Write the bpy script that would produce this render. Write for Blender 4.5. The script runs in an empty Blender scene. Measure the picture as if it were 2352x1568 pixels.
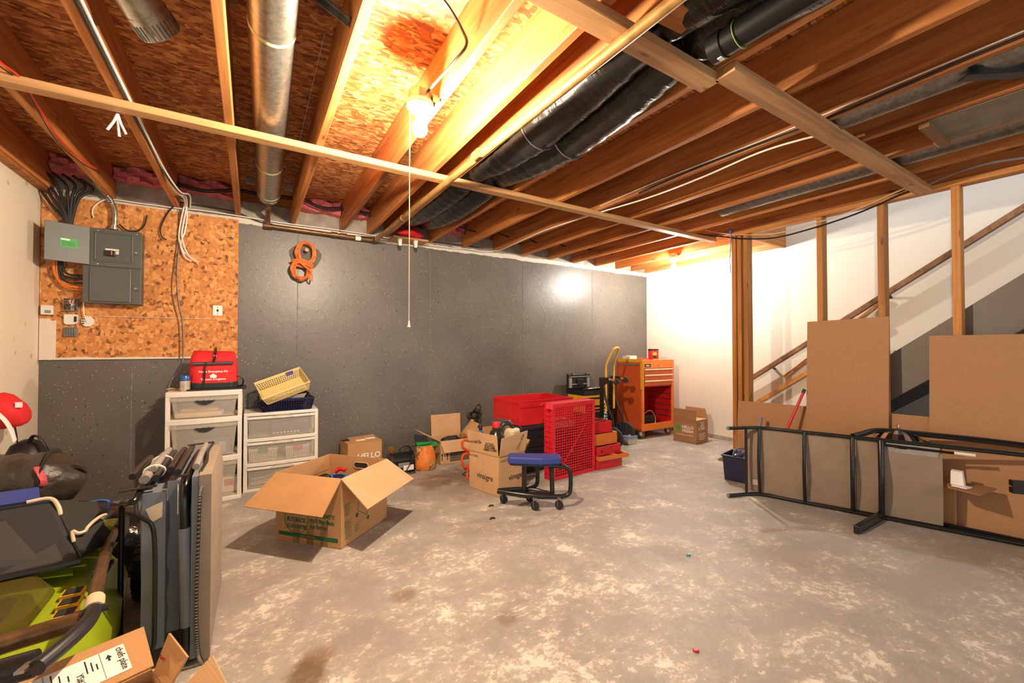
import bpy, bmesh, math, random
from mathutils import Vector, Matrix, Euler
R = math.radians
random.seed(7)
S = bpy.context.scene
COL = S.collection

# ------------------------------------------------------------------ camera
FPX, YAW, PIT, CAMH = 963.0, R(31.87), R(0.89), 1.16
cam_d = bpy.data.cameras.new('camera'); cam = bpy.data.objects.new('camera', cam_d); COL.objects.link(cam)
cam_d.sensor_width = 36; cam_d.lens = FPX / 2352 * 36; cam_d.clip_start = 0.02
cam.location = (0, 0, CAMH); cam.rotation_euler = (R(90) + PIT, 0, -YAW)
S.camera = cam
FW = Vector((math.sin(YAW) * math.cos(PIT), math.cos(YAW) * math.cos(PIT), math.sin(PIT)))
RT = Vector((math.cos(YAW), -math.sin(YAW), 0)); UP = RT.cross(FW)

def at(u, v, x=None, y=None, z=None):
    """survey: where the sight line of a photo point meets a wall, floor or joist plane of the room"""
    q = FW * FPX + RT * (u - 1176) + UP * (784 - v)
    t = (z - CAMH) / q.z if z is not None else (y / q.y if y is not None else x / q.x)
    return Vector((0, 0, CAMH)) + q * t

# ------------------------------------------------------------------ world and exposure
W = bpy.data.worlds.new('world'); S.world = W; W.use_nodes = True
W.node_tree.nodes['Background'].inputs[0].default_value = (0.90, 0.95, 1.0, 1)
W.node_tree.nodes['Background'].inputs[1].default_value = 0.36
S.view_settings.view_transform = 'Standard'; S.view_settings.look = 'None'
S.view_settings.gamma = 1; S.view_settings.use_curve_mapping = False
S.view_settings.exposure = 2.1
BULB1 = (1.0, 0.82, 0.60, 1000.0)      # warm bulb over the middle of the room: colour, emission
BULB2 = (1.0, 0.95, 0.84, 560.0)     # whiter bulb in the far corner

# ------------------------------------------------------------------ mesh helpers
class MB:
    def __init__(s): s.v = []; s.f = []
    def add(s, vs, fs, M=None):
        o = len(s.v)
        s.v += [tuple(M @ Vector(p)) if M is not None else tuple(p) for p in vs]
        s.f += [tuple(i + o for i in f) for f in fs]
        return s
    def box(s, lo, hi, M=None):
        (a, b, c), (d, e, f) = lo, hi
        return s.add([(a,b,c),(d,b,c),(d,e,c),(a,e,c),(a,b,f),(d,b,f),(d,e,f),(a,e,f)],
                     [(3,2,1,0),(4,5,6,7),(0,1,5,4),(1,2,6,5),(2,3,7,6),(3,0,4,7)], M)
    def hexa(s, p):   # eight corners: bottom ring, top ring
        return s.add(p, [(3,2,1,0),(4,5,6,7),(0,1,5,4),(1,2,6,5),(2,3,7,6),(3,0,4,7)])
    def bar(s, p0, p1, w, h, up=(0,0,1)):
        p0 = Vector(p0); p1 = Vector(p1); d = p1 - p0; L = d.length; d.normalize()
        u = Vector(up)
        if abs(d.dot(u)) > .99: u = Vector((1,0,0))
        sd = u.cross(d).normalized(); u2 = d.cross(sd)
        M = Matrix((d, sd, u2)).transposed().to_4x4(); M.translation = p0
        return s.box((0,-w/2,-h/2),(L,w/2,h/2), M)
    def tube(s, pts, r, n=8, closed=False, flat=1.0, caps=True):
        pts = [Vector(p) for p in pts]; m = len(pts)
        rr = r if isinstance(r, (list, tuple)) else [r] * m
        tg = []
        for i in range(m):
            a = pts[(i-1) % m] if (closed or i > 0) else pts[0]
            b = pts[(i+1) % m] if (closed or i < m-1) else pts[-1]
            t = (b - a); t = t.normalized() if t.length > 1e-9 else Vector((0,0,1)); tg.append(t)
        u = Vector((0,0,1))
        if abs(tg[0].dot(u)) > .95: u = Vector((1,0,0))
        u = (u - tg[0] * u.dot(tg[0])).normalized(); vs = []
        for i in range(m):
            u = u - tg[i] * u.dot(tg[i])
            u = u.normalized() if u.length > 1e-6 else tg[i].orthogonal().normalized()
            w = tg[i].cross(u)
            for k in range(n):
                a = 2*math.pi*k/n
                vs.append(pts[i] + (u*math.cos(a)*flat + w*math.sin(a)) * rr[i])
        fs = []
        for i in range(m if closed else m-1):
            j = (i+1) % m
            for k in range(n):
                l = (k+1) % n
                fs.append((i*n+k, i*n+l, j*n+l, j*n+k))
        if not closed and caps:
            fs.append(tuple(range(n-1,-1,-1))); fs.append(tuple((m-1)*n+k for k in range(n)))
        return s.add(vs, fs)
    def cyl(s, p0, p1, r, n=16, r2=None): return s.tube([p0, p1], [r, r if r2 is None else r2], n)
    def lathe(s, prof, n=20, M=None):
        vs = [(r*math.cos(2*math.pi*k/n), r*math.sin(2*math.pi*k/n), z) for r, z in prof for k in range(n)]
        m = len(prof); fs = []
        for i in range(m-1):
            for k in range(n):
                l = (k+1) % n; fs.append((i*n+k, i*n+l, (i+1)*n+l, (i+1)*n+k))
        fs.append(tuple(range(n-1,-1,-1))); fs.append(tuple((m-1)*n+k for k in range(n)))
        return s.add(vs, fs, M)
    def prism(s, poly, z0, z1, M=None):
        n = len(poly)
        vs = [(x, y, z0) for x, y in poly] + [(x, y, z1) for x, y in poly]
        fs = [tuple(range(n-1,-1,-1)), tuple(range(n, 2*n))] + [(i, (i+1) % n, n+(i+1) % n, n+i) for i in range(n)]
        return s.add(vs, fs, M)
    def sheet(s, a, b, c, d, t):     # a thin plate through four corners with thickness t along its normal
        a, b, c, d = (Vector(p) for p in (a, b, c, d))
        nn = (b-a).cross(d-a).normalized() * t
        return s.hexa([a, b, c, d, a+nn, b+nn, c+nn, d+nn])
    def open_box(s, x0, y0, z0, x1, y1, z1, t, taper=0.0):   # a tray: floor and four walls, mouth wider by taper
        def ring(ins, z, tp): return [(x0-tp+ins, y0-tp+ins, z), (x1+tp-ins, y0-tp+ins, z), (x1+tp-ins, y1+tp-ins, z), (x0-tp+ins, y1+tp-ins, z)]
        vs = ring(0, z0, 0) + ring(0, z1, taper) + ring(t, z1, taper) + ring(t, z0+t, 0)
        fs = [(3,2,1,0), (12,13,14,15)]
        for q in range(3):
            for k in range(4):
                l = (k+1) % 4; fs.append((q*4+k, q*4+l, q*4+4+l, q*4+4+k))
        return s.add(vs, fs)
    def build(s, name, mat, parent=None, smooth=False, bevel=0.0, seg=2):
        me = bpy.data.meshes.new(name); me.from_pydata(s.v, [], s.f); me.update()
        bm = bmesh.new(); bm.from_mesh(me); bmesh.ops.recalc_face_normals(bm, faces=bm.faces); bm.to_mesh(me); bm.free()
        o = bpy.data.objects.new(name, me); COL.objects.link(o)
        if mat is not None: me.materials.append(mat)
        if parent is not None: o.parent = parent
        if smooth:
            for p in me.polygons: p.use_smooth = True
            try: me.set_sharp_from_angle(angle=R(40))
            except Exception: pass
        if bevel:
            b = o.modifiers.new('bevel', 'BEVEL'); b.width = bevel; b.segments = seg; b.limit_method = 'ANGLE'; b.angle_limit = R(40)
        return o

def tag(o, label, cat, group=None, kind=None):
    if label: o['label'] = label
    if cat: o['category'] = cat
    if group: o['group'] = group
    if kind: o['kind'] = kind
    return o
def thing(name, label, cat, loc=(0,0,0), rz=0, group=None, rot=None):
    o = bpy.data.objects.new(name, None); COL.objects.link(o); o.empty_display_size = .05
    o.location = loc; o.rotation_euler = rot if rot else (0, 0, rz)
    return tag(o, label, cat, group)
def struct(o): o['kind'] = 'structure'; return o
def copy_tree(o, parent=None):
    c = o.copy(); COL.objects.link(c); c.parent = parent
    for ch in list(o.children): copy_tree(ch, c)
    return c
def cr(pts, sub=6, closed=False):     # Catmull-Rom curve through points
    P = [Vector(p) for p in pts]; n = len(P); out = []
    for i in range(n if closed else n-1):
        if closed: a, b, c, d = P[(i-1) % n], P[i], P[(i+1) % n], P[(i+2) % n]
        else: a, b, c, d = P[max(i-1,0)], P[i], P[i+1], P[min(i+2,n-1)]
        for k in range(sub):
            t = k/sub
            out.append(.5*((2*b) + (c-a)*t + (2*a-5*b+4*c-d)*t*t + (3*b-a-3*c+d)*t**3))
    if not closed: out.append(P[-1])
    return out
def rrect(w, h, r, n=4):               # rounded rectangle outline, centred
    out = []
    for cx, cy, a0 in ((w/2-r, h/2-r, 0), (-w/2+r, h/2-r, 90), (-w/2+r, -h/2+r, 180), (w/2-r, -h/2+r, 270)):
        for k in range(n+1):
            a = R(a0 + 90*k/n); out.append((cx + r*math.cos(a), cy + r*math.sin(a)))
    return out
def text(s, size, parent, loc, rot, mat, name='lettering', align='CENTER', sx=1.0, extrude=.0004, shear=0.0, bold=0.0):
    cu = bpy.data.curves.new(name, 'FONT'); cu.body = s; cu.size = size; cu.align_x = align; cu.align_y = 'CENTER'
    cu.extrude = extrude; cu.shear = shear; cu.offset = bold; cu.resolution_u = 3; cu.space_line = .9
    t = bpy.data.objects.new(name, cu)
    me = bpy.data.meshes.new_from_object(t); bpy.data.objects.remove(t)
    o = bpy.data.objects.new(name, me); COL.objects.link(o); me.materials.clear(); me.materials.append(mat)
    o.parent = parent; o.location = loc; o.rotation_euler = rot; o.scale = (sx, 1, 1)
    return o

# ------------------------------------------------------------------ materials
def nm(name):
    m = bpy.data.materials.new(name); m.use_nodes = True
    nt = m.node_tree; return m, nt, nt.nodes['Principled BSDF']
def N(nt, typ, ins=None, **kw):
    n = nt.nodes.new(typ)
    for k, v in kw.items(): setattr(n, k, v)
    for k, v in (ins or {}).items():
        s = n.inputs[k]
        if hasattr(v, 'is_linked'): nt.links.new(v, s)
        else: s.default_value = v
    return n
def ramp(nt, fac, stops, interp='LINEAR'):
    n = nt.nodes.new('ShaderNodeValToRGB'); n.color_ramp.interpolation = interp
    e = n.color_ramp.elements
    while len(e) > 1: e.remove(e[0])
    e[0].position, e[0].color = stops[0][0], (*stops[0][1], 1)
    for p, c in stops[1:]:
        x = e.new(p); x.color = (*c, 1)
    nt.links.new(fac, n.inputs[0]); return n.outputs[0]
def g(v): return (v, v, v)
def mix(nt, fac, a, b, mode='MIX'):
    n = nt.nodes.new('ShaderNodeMix'); n.data_type = 'RGBA'; n.blend_type = mode
    for i, v in ((0, fac), (6, a), (7, b)):
        if hasattr(v, 'is_linked'): nt.links.new(v, n.inputs[i])
        else: n.inputs[i].default_value = v if i == 0 else (*v, 1)
    return n.outputs[2]
def mathn(nt, op, a, b=0.0, c=None):
    n = nt.nodes.new('ShaderNodeMath'); n.operation = op
    for i, v in enumerate((a, b) if c is None else (a, b, c)):
        if hasattr(v, 'is_linked'): nt.links.new(v, n.inputs[i])
        else: n.inputs[i].default_value = v
    return n.outputs[0]
def coords(nt, scale=(1,1,1), rot=(0,0,0), kind='Object', rand=False):
    tc = nt.nodes.new('ShaderNodeTexCoord'); v = tc.outputs[kind]
    if rand:
        oi = nt.nodes.new('ShaderNodeObjectInfo'); s = mathn(nt, 'MULTIPLY', oi.outputs['Random'], 37.0)
        a = N(nt, 'ShaderNodeVectorMath', {0: v, 1: s}); v = a.outputs[0]
    mp = N(nt, 'ShaderNodeMapping', {0: v, 'Scale': scale, 'Rotation': rot}); return mp.outputs[0]
def bump(nt, bs, h, dist, strength=.6):
    b = N(nt, 'ShaderNodeBump', {'Height': h, 'Distance': dist, 'Strength': strength}); nt.links.new(b.outputs[0], bs.inputs['Normal'])
def plain(name, col, rough=.5, metal=0.0, var=.12, bumpd=0.0, bscale=120.0, spec=.5, vscale=9.0, **kw):
    m, nt, bs = nm(name)
    v = coords(nt, (vscale,)*3)
    n = N(nt, 'ShaderNodeTexNoise', {0: v, 'Scale': 1.0, 'Detail': 4.0, 'Roughness': .6})
    c = ramp(nt, n.outputs[0], [(.25, tuple(x*(1-var) for x in col)), (.75, tuple(min(1, x*(1+var)) for x in col))])
    nt.links.new(c, bs.inputs['Base Color'])
    bs.inputs['Roughness'].default_value = rough; bs.inputs['Metallic'].default_value = metal
    bs.inputs['Specular IOR Level'].default_value = spec
    if bumpd:
        b = N(nt, 'ShaderNodeTexNoise', {0: coords(nt, (bscale,)*3), 'Scale': 1.0, 'Detail': 3.0}); bump(nt, bs, b.outputs[0], bumpd)
    for k, x in kw.items(): bs.inputs[k.replace('_', ' ')].default_value = x
    return m
def wood(name, dark, mid, light, rough=.62, knots=True, gs=26.0):
    m, nt, bs = nm(name)
    v = coords(nt, (1.1, gs, gs), rand=True)
    w = N(nt, 'ShaderNodeTexNoise', {0: v, 'Scale': 1.0, 'Detail': 6.0, 'Roughness': .62, 'Distortion': .8})
    v2 = coords(nt, (.9, 7, 7), rand=True)
    l = N(nt, 'ShaderNodeTexNoise', {0: v2, 'Scale': 1.0, 'Detail': 3.0})
    f = mathn(nt, 'ADD', mathn(nt, 'MULTIPLY', w.outputs[0], .6), mathn(nt, 'MULTIPLY', l.outputs[0], .4))
    c = ramp(nt, f, [(.34, dark), (.5, mid), (.66, light)])
    if knots:
        vk = coords(nt, (2.6, 9, 9), rand=True)
        k = N(nt, 'ShaderNodeTexVoronoi', {0: vk, 'Scale': 1.0}); 
        kf = ramp(nt, k.outputs[0], [(.03, g(.9)), (.11, g(0))])
        c = mix(nt, kf, c, tuple(x*.45 for x in dark))
    oi = nt.nodes.new('ShaderNodeObjectInfo')
    hv = N(nt, 'ShaderNodeHueSaturation', {'Color': c, 'Value': mathn(nt, 'ADD', mathn(nt, 'MULTIPLY', oi.outputs['Random'], .35), .83)})
    nt.links.new(hv.outputs[0], bs.inputs['Base Color']); bs.inputs['Roughness'].default_value = rough
    bump(nt, bs, w.outputs[0], .0012); return m
def osb(name, sx, sy, cols, rough=.7):
    m, nt, bs = nm(name); layers = []
    for k, a in enumerate((0.0, .35, -.45)):
        v = coords(nt, (sx*(1+.2*k), sy*(1-.15*k), sx), (0, 0, a))
        d = N(nt, 'ShaderNodeTexNoise', {0: v, 'Scale': .35, 'Detail': 2.0})
        vv = N(nt, 'ShaderNodeVectorMath', {0: v, 1: N(nt, 'ShaderNodeVectorMath', {0: d.outputs[1], 1: (.45,.45,.45)}, operation='MULTIPLY').outputs[0]})
        layers.append(N(nt, 'ShaderNodeTexVoronoi', {0: vv.outputs[0], 'Scale': 1.0, 'Randomness': 1.0}))
    sep = [N(nt, 'ShaderNodeSeparateColor', {0: l.outputs[1]}).outputs for l in layers]
    pick = mathn(nt, 'GREATER_THAN', sep[0][1], .5); pick2 = mathn(nt, 'GREATER_THAN', sep[1][1], .62)
    a = mix(nt, pick, sep[0][0], sep[1][0]); a = mix(nt, pick2, a, sep[2][0])
    fine = N(nt, 'ShaderNodeTexNoise', {0: coords(nt, (sx*1.5, sy*5, sx)), 'Scale': 1.0, 'Detail': 4.0})
    f = mathn(nt, 'ADD', mathn(nt, 'MULTIPLY', N(nt, 'ShaderNodeSeparateColor', {0: a}).outputs[0], .75), mathn(nt, 'MULTIPLY', fine.outputs[0], .3))
    c = ramp(nt, f, [(.12, cols[0]), (.3, cols[1]), (.6, cols[2]), (.9, cols[3])])
    nt.links.new(c, bs.inputs['Base Color']); bs.inputs['Roughness'].default_value = rough
    bump(nt, bs, f, .0015); return m
def cardboard(name, col):
    m, nt, bs = nm(name)
    n = N(nt, 'ShaderNodeTexNoise', {0: coords(nt, (260,)*3), 'Scale': 1.0, 'Detail': 3.0})
    n2 = N(nt, 'ShaderNodeTexNoise', {0: coords(nt, (7,)*3, rand=True), 'Scale': 1.0, 'Detail': 4.0})
    f = mathn(nt, 'ADD', mathn(nt, 'MULTIPLY', n.outputs[0], .5), mathn(nt, 'MULTIPLY', n2.outputs[0], .5))
    c = ramp(nt, f, [(.3, tuple(x*.84 for x in col)), (.7, tuple(min(1, x*1.12) for x in col))])
    nt.links.new(c, bs.inputs['Base Color']); bs.inputs['Roughness'].default_value = .82
    bs.inputs['Specular IOR Level'].default_value = .25
    wv = N(nt, 'ShaderNodeTexWave', {0: coords(nt, (1,1,1)), 'Scale': 55.0}); bump(nt, bs, wv.outputs[0], .0003, .4); return m
def frosted(name, col, see):
    m, nt, bs = nm(name)
    bs.inputs['Base Color'].default_value = (*col, 1); bs.inputs['Roughness'].default_value = .35
    tr = N(nt, 'ShaderNodeBsdfTransparent', {0: (.97, .95, .9, 1)})
    n = N(nt, 'ShaderNodeTexNoise', {0: coords(nt, (30,)*3), 'Scale': 1.0, 'Detail': 2.0})
    f = ramp(nt, n.outputs[0], [(.3, g(see-.01)), (.7, g(see+.01))])
    mx = N(nt, 'ShaderNodeMixShader', {0: f}); nt.links.new(bs.outputs[0], mx.inputs[1]); nt.links.new(tr.outputs[0], mx.inputs[2])
    nt.links.new(mx.outputs[0], nt.nodes['Material Output'].inputs[0]); return m
def emit(name, col, strength):
    m, nt, bs = nm(name)
    bs.inputs['Base Color'].default_value = (.9,.9,.9,1)
    bs.inputs['Emission Color'].default_value = (*col, 1); bs.inputs['Emission Strength'].default_value = strength; return m

MT = {}
MT['joist'] = wood('aged_fir', (.20,.058,.012), (.44,.155,.035), (.60,.26,.072))
MT['stud'] = wood('stud_fir', (.26,.085,.016), (.50,.20,.044), (.64,.30,.085))
MT['strap'] = wood('strapping_spruce', (.22,.10,.035), (.42,.22,.085), (.55,.32,.14))
MT['ladder'] = wood('dull_strip', (.12,.05,.018), (.24,.11,.04), (.34,.17,.07), knots=False)
MT['osb'] = osb('subfloor_osb', 20, 62, [(.13,.034,.008), (.29,.088,.02), (.44,.16,.043), (.68,.34,.12)])
MT['wafer'] = osb('waferboard', 34, 62, [(.12,.035,.009), (.50,.185,.045), (.60,.235,.06), (.72,.35,.115)])
MT['hardboard'] = plain('hardboard', (.43,.235,.115), .7, var=.08, vscale=60, spec=.3)
MT['card'] = cardboard('kraft_card', (.50,.27,.115)); MT['card2'] = cardboard('pale_card', (.58,.36,.19)); MT['card3'] = cardboard('brown_card', (.36,.19,.085))
MT['black'] = plain('black_plastic', (.012,.012,.013), .42); MT['blackm'] = plain('black_paint_metal', (.010,.010,.010), .28, var=.2)
MT['blackrub'] = plain('black_rubber', (.016,.016,.016), .7); MT['dark'] = plain('dark_cloth', (.02,.019,.018), .8, bumpd=.001)
MT['white'] = plain('white_plastic', (.74,.70,.63), .4, var=.04); MT['print_white'] = plain('white_print', (.85,.83,.8), .7, var=.03)
MT['print_black'] = plain('black_print', (.02,.02,.02), .8, var=.1); MT['print_green'] = plain('green_print', (.012,.12,.05), .7, var=.2)
MT['frost'] = frosted('frosted_plastic', (.86,.82,.76), .78); MT['clear'] = frosted('clear_plastic', (.7,.7,.68), .68)
MT['red'] = plain('red_enamel', (.58,.012,.018), .38, var=.12); MT['redp'] = plain('red_plastic', (.62,.015,.03), .42, var=.1)
MT['redf'] = plain('red_fabric', (.68,.016,.02), .75, var=.12, bumpd=.0006, bscale=400); MT['orange'] = plain('orange_enamel', (.68,.17,.025), .4, var=.14, vscale=4)
MT['orangeside'] = plain('red_orange_enamel', (.60,.10,.018), .45, var=.15, vscale=5); MT['yellow'] = plain('yellow_enamel', (.80,.42,.02), .38)
MT['lemon'] = plain('pale_yellow_plastic', (.80,.64,.27), .42, var=.05); MT['navy'] = plain('navy_plastic', (.012,.014,.055), .32)
MT['bluev'] = plain('blue_vinyl', (.025,.045,.24), .42, var=.12); MT['bluep'] = plain('bright_blue', (.03,.13,.62), .5)
MT['galv'] = plain('galvanised_steel', (.40,.38,.33), .33, .9, var=.35, vscale=40); MT['galvd'] = plain('dull_galvanised', (.22,.21,.19), .38, .85, var=.4, vscale=40)
MT['chrome'] = plain('polished_metal', (.72,.70,.66), .14, 1.0); MT['iron'] = plain('bronzed_pipe', (.16,.085,.035), .4, .55, var=.5, vscale=25)
MT['brass'] = plain('brass_wood_pipe', (.38,.21,.07), .38, .45, var=.4, vscale=14)
MT['panelg'] = plain('grey_green_enamel', (.085,.092,.08), .45, var=.08); MT['lime'] = plain('lime_plastic', (.30,.40,.012), .38, var=.08)
MT['grey'] = plain('grey_fabric', (.27,.24,.21), .85, var=.12, bumpd=.0008, bscale=300); MT['slate'] = plain('slate_nylon', (.17,.185,.21), .5, var=.15, bumpd=.0004, bscale=700)
MT['taupe'] = plain('taupe_sling', (.27,.20,.14), .8, var=.14, vscale=6, bumpd=.0006, bscale=500); MT['suede'] = plain('taupe_suede', (.30,.235,.17), .9, var=.1, bumpd=.0006, bscale=300)
MT['porcelain'] = plain('porcelain', (.85,.82,.76), .25, var=.02); MT['pink'] = plain('pink_fibreglass', (.62,.17,.18), .95, var=.35, vscale=30, bumpd=.01, bscale=40)
MT['coppero'] = plain('orange_cable', (.66,.16,.022), .45); MT['foil'] = plain('foil_tape', (.62,.60,.57), .22, .9, var=.2, bumpd=.002, bscale=30)
MT['greenl'] = plain('green_label', (.03,.32,.04), .5); MT['tan'] = plain('tan_board', (.55,.30,.12), .7); MT['beige'] = plain('beige_plastic', (.66,.53,.34), .45)
MT['smoke'] = frosted('smoked_lime_cover', (.11,.09,.01), .45); MT['greyp'] = plain('grey_plastic', (.22,.22,.21), .5)
MT['stairg'] = plain('grey_stair_paint', (.19,.175,.155), .6, var=.1); MT['label'] = plain('paper_label', (.86,.83,.78), .7, var=.02)
MT['brown'] = plain('brown_glass', (.17,.08,.02), .3); MT['bluelid'] = plain('blue_lid', (.10,.22,.42), .45); MT['printbrown'] = plain('grey_brown_print', (.13,.095,.065), .8)
MT['purple'] = plain('slate_blue_cover', (.12,.12,.20), .6); MT['redpr'] = plain('red_print', (.5,.03,.02), .7)

# ------------------------------------------------------------------ room surfaces
XL, XR, YB, YF, ZJ, ZT = -1.28, 5.07, 4.30, -2.2, 2.29, 2.525
def mat_concrete_wall():
    m, nt, bs = nm('painted_concrete')
    v = coords(nt); sep = N(nt, 'ShaderNodeSeparateXYZ', {0: v}).outputs
    big = N(nt, 'ShaderNodeTexNoise', {0: v, 'Scale': 1.6, 'Detail': 5.0, 'Roughness': .6})
    paint = ramp(nt, big.outputs[0], [(.3, (.118,.102,.087)), (.7, (.168,.149,.129))])
    grain = N(nt, 'ShaderNodeTexNoise', {0: v, 'Scale': 130.0, 'Detail': 3.0})
    paint = mix(nt, mathn(nt, 'MULTIPLY', grain.outputs[0], .35), paint, (.045,.04,.036))
    # chips of bare pale concrete and dark pits, thicker in some areas than in others
    chip = N(nt, 'ShaderNodeTexVoronoi', {0: v, 'Scale': 46.0}); dens = N(nt, 'ShaderNodeTexNoise', {0: v, 'Scale': 2.2, 'Detail': 2.0})
    cr_ = N(nt, 'ShaderNodeSeparateColor', {0: chip.outputs[1]}).outputs
    on = mathn(nt, 'LESS_THAN', chip.outputs[0], mathn(nt, 'MULTIPLY', cr_[0], .18))
    on = mathn(nt, 'MULTIPLY', on, mathn(nt, 'GREATER_THAN', mathn(nt, 'ADD', dens.outputs[0], mathn(nt, 'MULTIPLY', cr_[1], .3)), .655))
    paint = mix(nt, on, paint, (.44,.40,.34))
    pit = N(nt, 'ShaderNodeTexVoronoi', {0: N(nt, 'ShaderNodeVectorMath', {0: v, 1: (3.3,1.7,9.1)}).outputs[0], 'Scale': 30.0})
    pc = N(nt, 'ShaderNodeSeparateColor', {0: pit.outputs[1]}).outputs
    pon = mathn(nt, 'MULTIPLY', mathn(nt, 'LESS_THAN', pit.outputs[0], mathn(nt, 'MULTIPLY', pc[0], .2)), mathn(nt, 'GREATER_THAN', mathn(nt, 'SUBTRACT', pc[1], mathn(nt, 'MULTIPLY', sep[0], .12)), .38))
    paint = mix(nt, pon, paint, (.03,.026,.022))
    # bare band of concrete above the ragged top edge of the paint
    edge = N(nt, 'ShaderNodeTexNoise', {0: N(nt, 'ShaderNodeVectorMath', {0: v, 1: (6.0,1.0,1.5)}, operation='MULTIPLY').outputs[0], 'Scale': 1.0, 'Detail': 6.0, 'Roughness': .75})
    lim = mathn(nt, 'ADD', mathn(nt, 'MULTIPLY', edge.outputs[0], .06), 2.205)
    up = mathn(nt, 'GREATER_THAN', sep[2], lim); up2 = mathn(nt, 'GREATER_THAN', sep[2], mathn(nt, 'ADD', lim, .05))
    cn = N(nt, 'ShaderNodeTexNoise', {0: v, 'Scale': 9.0, 'Detail': 6.0})
    conc = ramp(nt, cn.outputs[0], [(.3, (.19,.165,.13)), (.7, (.36,.32,.26))])
    top = mix(nt, up2, (.62,.57,.49), conc)
    c = mix(nt, up, paint, top)
    nt.links.new(c, bs.inputs['Base Color'])
    nt.links.new(ramp(nt, mathn(nt, 'ADD', mathn(nt, 'MULTIPLY', up, .5), mathn(nt, 'MULTIPLY', big.outputs[0], .2)), [(0, g(.30)), (.2, g(.46)), (1, g(.95))]), bs.inputs['Roughness'])
    h = mathn(nt, 'SUBTRACT', mathn(nt, 'ADD', mathn(nt, 'MULTIPLY', grain.outputs[0], .6), mathn(nt, 'MULTIPLY', N(nt, 'ShaderNodeTexNoise', {0: v, 'Scale': 18.0, 'Detail': 3.0}).outputs[0], 1.2)), mathn(nt, 'MULTIPLY', pon, 1.5))
    bump(nt, bs, h, .0016, .7); return m
def mat_floor():
    m, nt, bs = nm('worn_floor_paint')
    v = coords(nt)
    nz = N(nt, 'ShaderNodeTexNoise', {0: v, 'Scale': 9.0, 'Detail': 4.0}).outputs[0]
    def spot(x, y, r, soft=.45):
        d = N(nt, 'ShaderNodeVectorMath', {0: v, 1: (x, y, 0)}, operation='DISTANCE').outputs['Value']
        d = mathn(nt, 'ADD', d, mathn(nt, 'MULTIPLY', mathn(nt, 'SUBTRACT', nz, .5), r*1.6))
        return ramp(nt, mathn(nt, 'DIVIDE', d, r), [(soft, g(1)), (1, g(0))])
    big = N(nt, 'ShaderNodeTexNoise', {0: v, 'Scale': 1.1, 'Detail': 5.0, 'Roughness': .6})
    paint = ramp(nt, big.outputs[0], [(.3, (.305,.279,.247)), (.7, (.405,.376,.336))])
    fine = N(nt, 'ShaderNodeTexNoise', {0: v, 'Scale': 55.0, 'Detail': 4.0, 'Roughness': .7})
    paint = mix(nt, mathn(nt, 'MULTIPLY', fine.outputs[0], .5), paint, (.27,.25,.225))
    # paint worn off to pale concrete: speckle everywhere, merging into bare patches toward the near left
    near = spot(.7, 1.1, 2.3, .1)
    wear = N(nt, 'ShaderNodeTexNoise', {0: v, 'Scale': 3.6, 'Detail': 9.0, 'Roughness': .76, 'Distortion': .3})
    spk = N(nt, 'ShaderNodeTexNoise', {0: N(nt, 'ShaderNodeVectorMath', {0: v, 1: (1.0,1.5,1.0)}, operation='MULTIPLY').outputs[0], 'Scale': 24.0, 'Detail': 7.0, 'Roughness': .74})
    tone = N(nt, 'ShaderNodeTexNoise', {0: v, 'Scale': 6.0, 'Detail': 6.0, 'Roughness': .7})
    bare = ramp(nt, tone.outputs[0], [(.32, (.56,.46,.35)), (.46, (.66,.60,.50)), (.7, (.72,.68,.60))])
    w1 = mathn(nt, 'ADD', wear.outputs[0], mathn(nt, 'MULTIPLY', near, .055))
    haze = ramp(nt, w1, [(.46, g(0)), (.62, g(.28))])
    c = mix(nt, haze, paint, bare)
    sp = N(nt, 'ShaderNodeClamp', {0: mathn(nt, 'MULTIPLY', mathn(nt, 'SUBTRACT', mathn(nt, 'ADD', mathn(nt, 'MULTIPLY', w1, .55), mathn(nt, 'MULTIPLY', spk.outputs[0], .6)), .632), 34.0)}).outputs[0]
    c = mix(nt, mathn(nt, 'MULTIPLY', sp, .8), c, bare)
    won = N(nt, 'ShaderNodeClamp', {0: mathn(nt, 'MULTIPLY', mathn(nt, 'SUBTRACT', w1, .622), 60.0)}).outputs[0]
    c = mix(nt, mathn(nt, 'MULTIPLY', won, .85), c, (.74,.70,.61))
    dk = N(nt, 'ShaderNodeTexNoise', {0: N(nt, 'ShaderNodeVectorMath', {0: v, 1: (9.0,4.0,0.0)}).outputs[0], 'Scale': 16.0, 'Detail': 7.0, 'Roughness': .75})
    c = mix(nt, ramp(nt, dk.outputs[0], [(.61, g(0)), (.70, g(.55))]), c, (.42,.25,.13))
    c = mix(nt, ramp(nt, dk.outputs[0], [(.28, g(.5)), (.37, g(0))]), c, (.20,.18,.155))
    # spilt and rusty stains
    for x, y, r, k, col in ((.18,1.66,.10,.85,(.15,.085,.03)), (.24,1.74,.07,.6,(.2,.11,.05)), (.62,1.95,.07,.5,(.17,.09,.05)), (1.62,3.5,.3,.7,(.14,.085,.05)), (1.35,3.45,.22,.6,(.17,.10,.06)),
                            (1.5,3.1,.3,.35,(.2,.14,.09)), (2.05,1.55,.16,.4,(.2,.13,.08)), (2.6,1.1,.3,.3,(.22,.16,.11)), (.95,1.55,.06,.5,(.18,.10,.06)), (3.6,.6,.4,.35,(.3,.2,.12))):
        c = mix(nt, mathn(nt, 'MULTIPLY', spot(x, y, r), k), c, col)
    nt.links.new(c, bs.inputs['Base Color'])
    nt.links.new(ramp(nt, fine.outputs[0], [(.3, g(.42)), (.7, g(.68))]), bs.inputs['Roughness'])
    bump(nt, bs, mathn(nt, 'SUBTRACT', fine.outputs[0], mathn(nt, 'MULTIPLY', won, .8)), .0015, .6); return m
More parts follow.
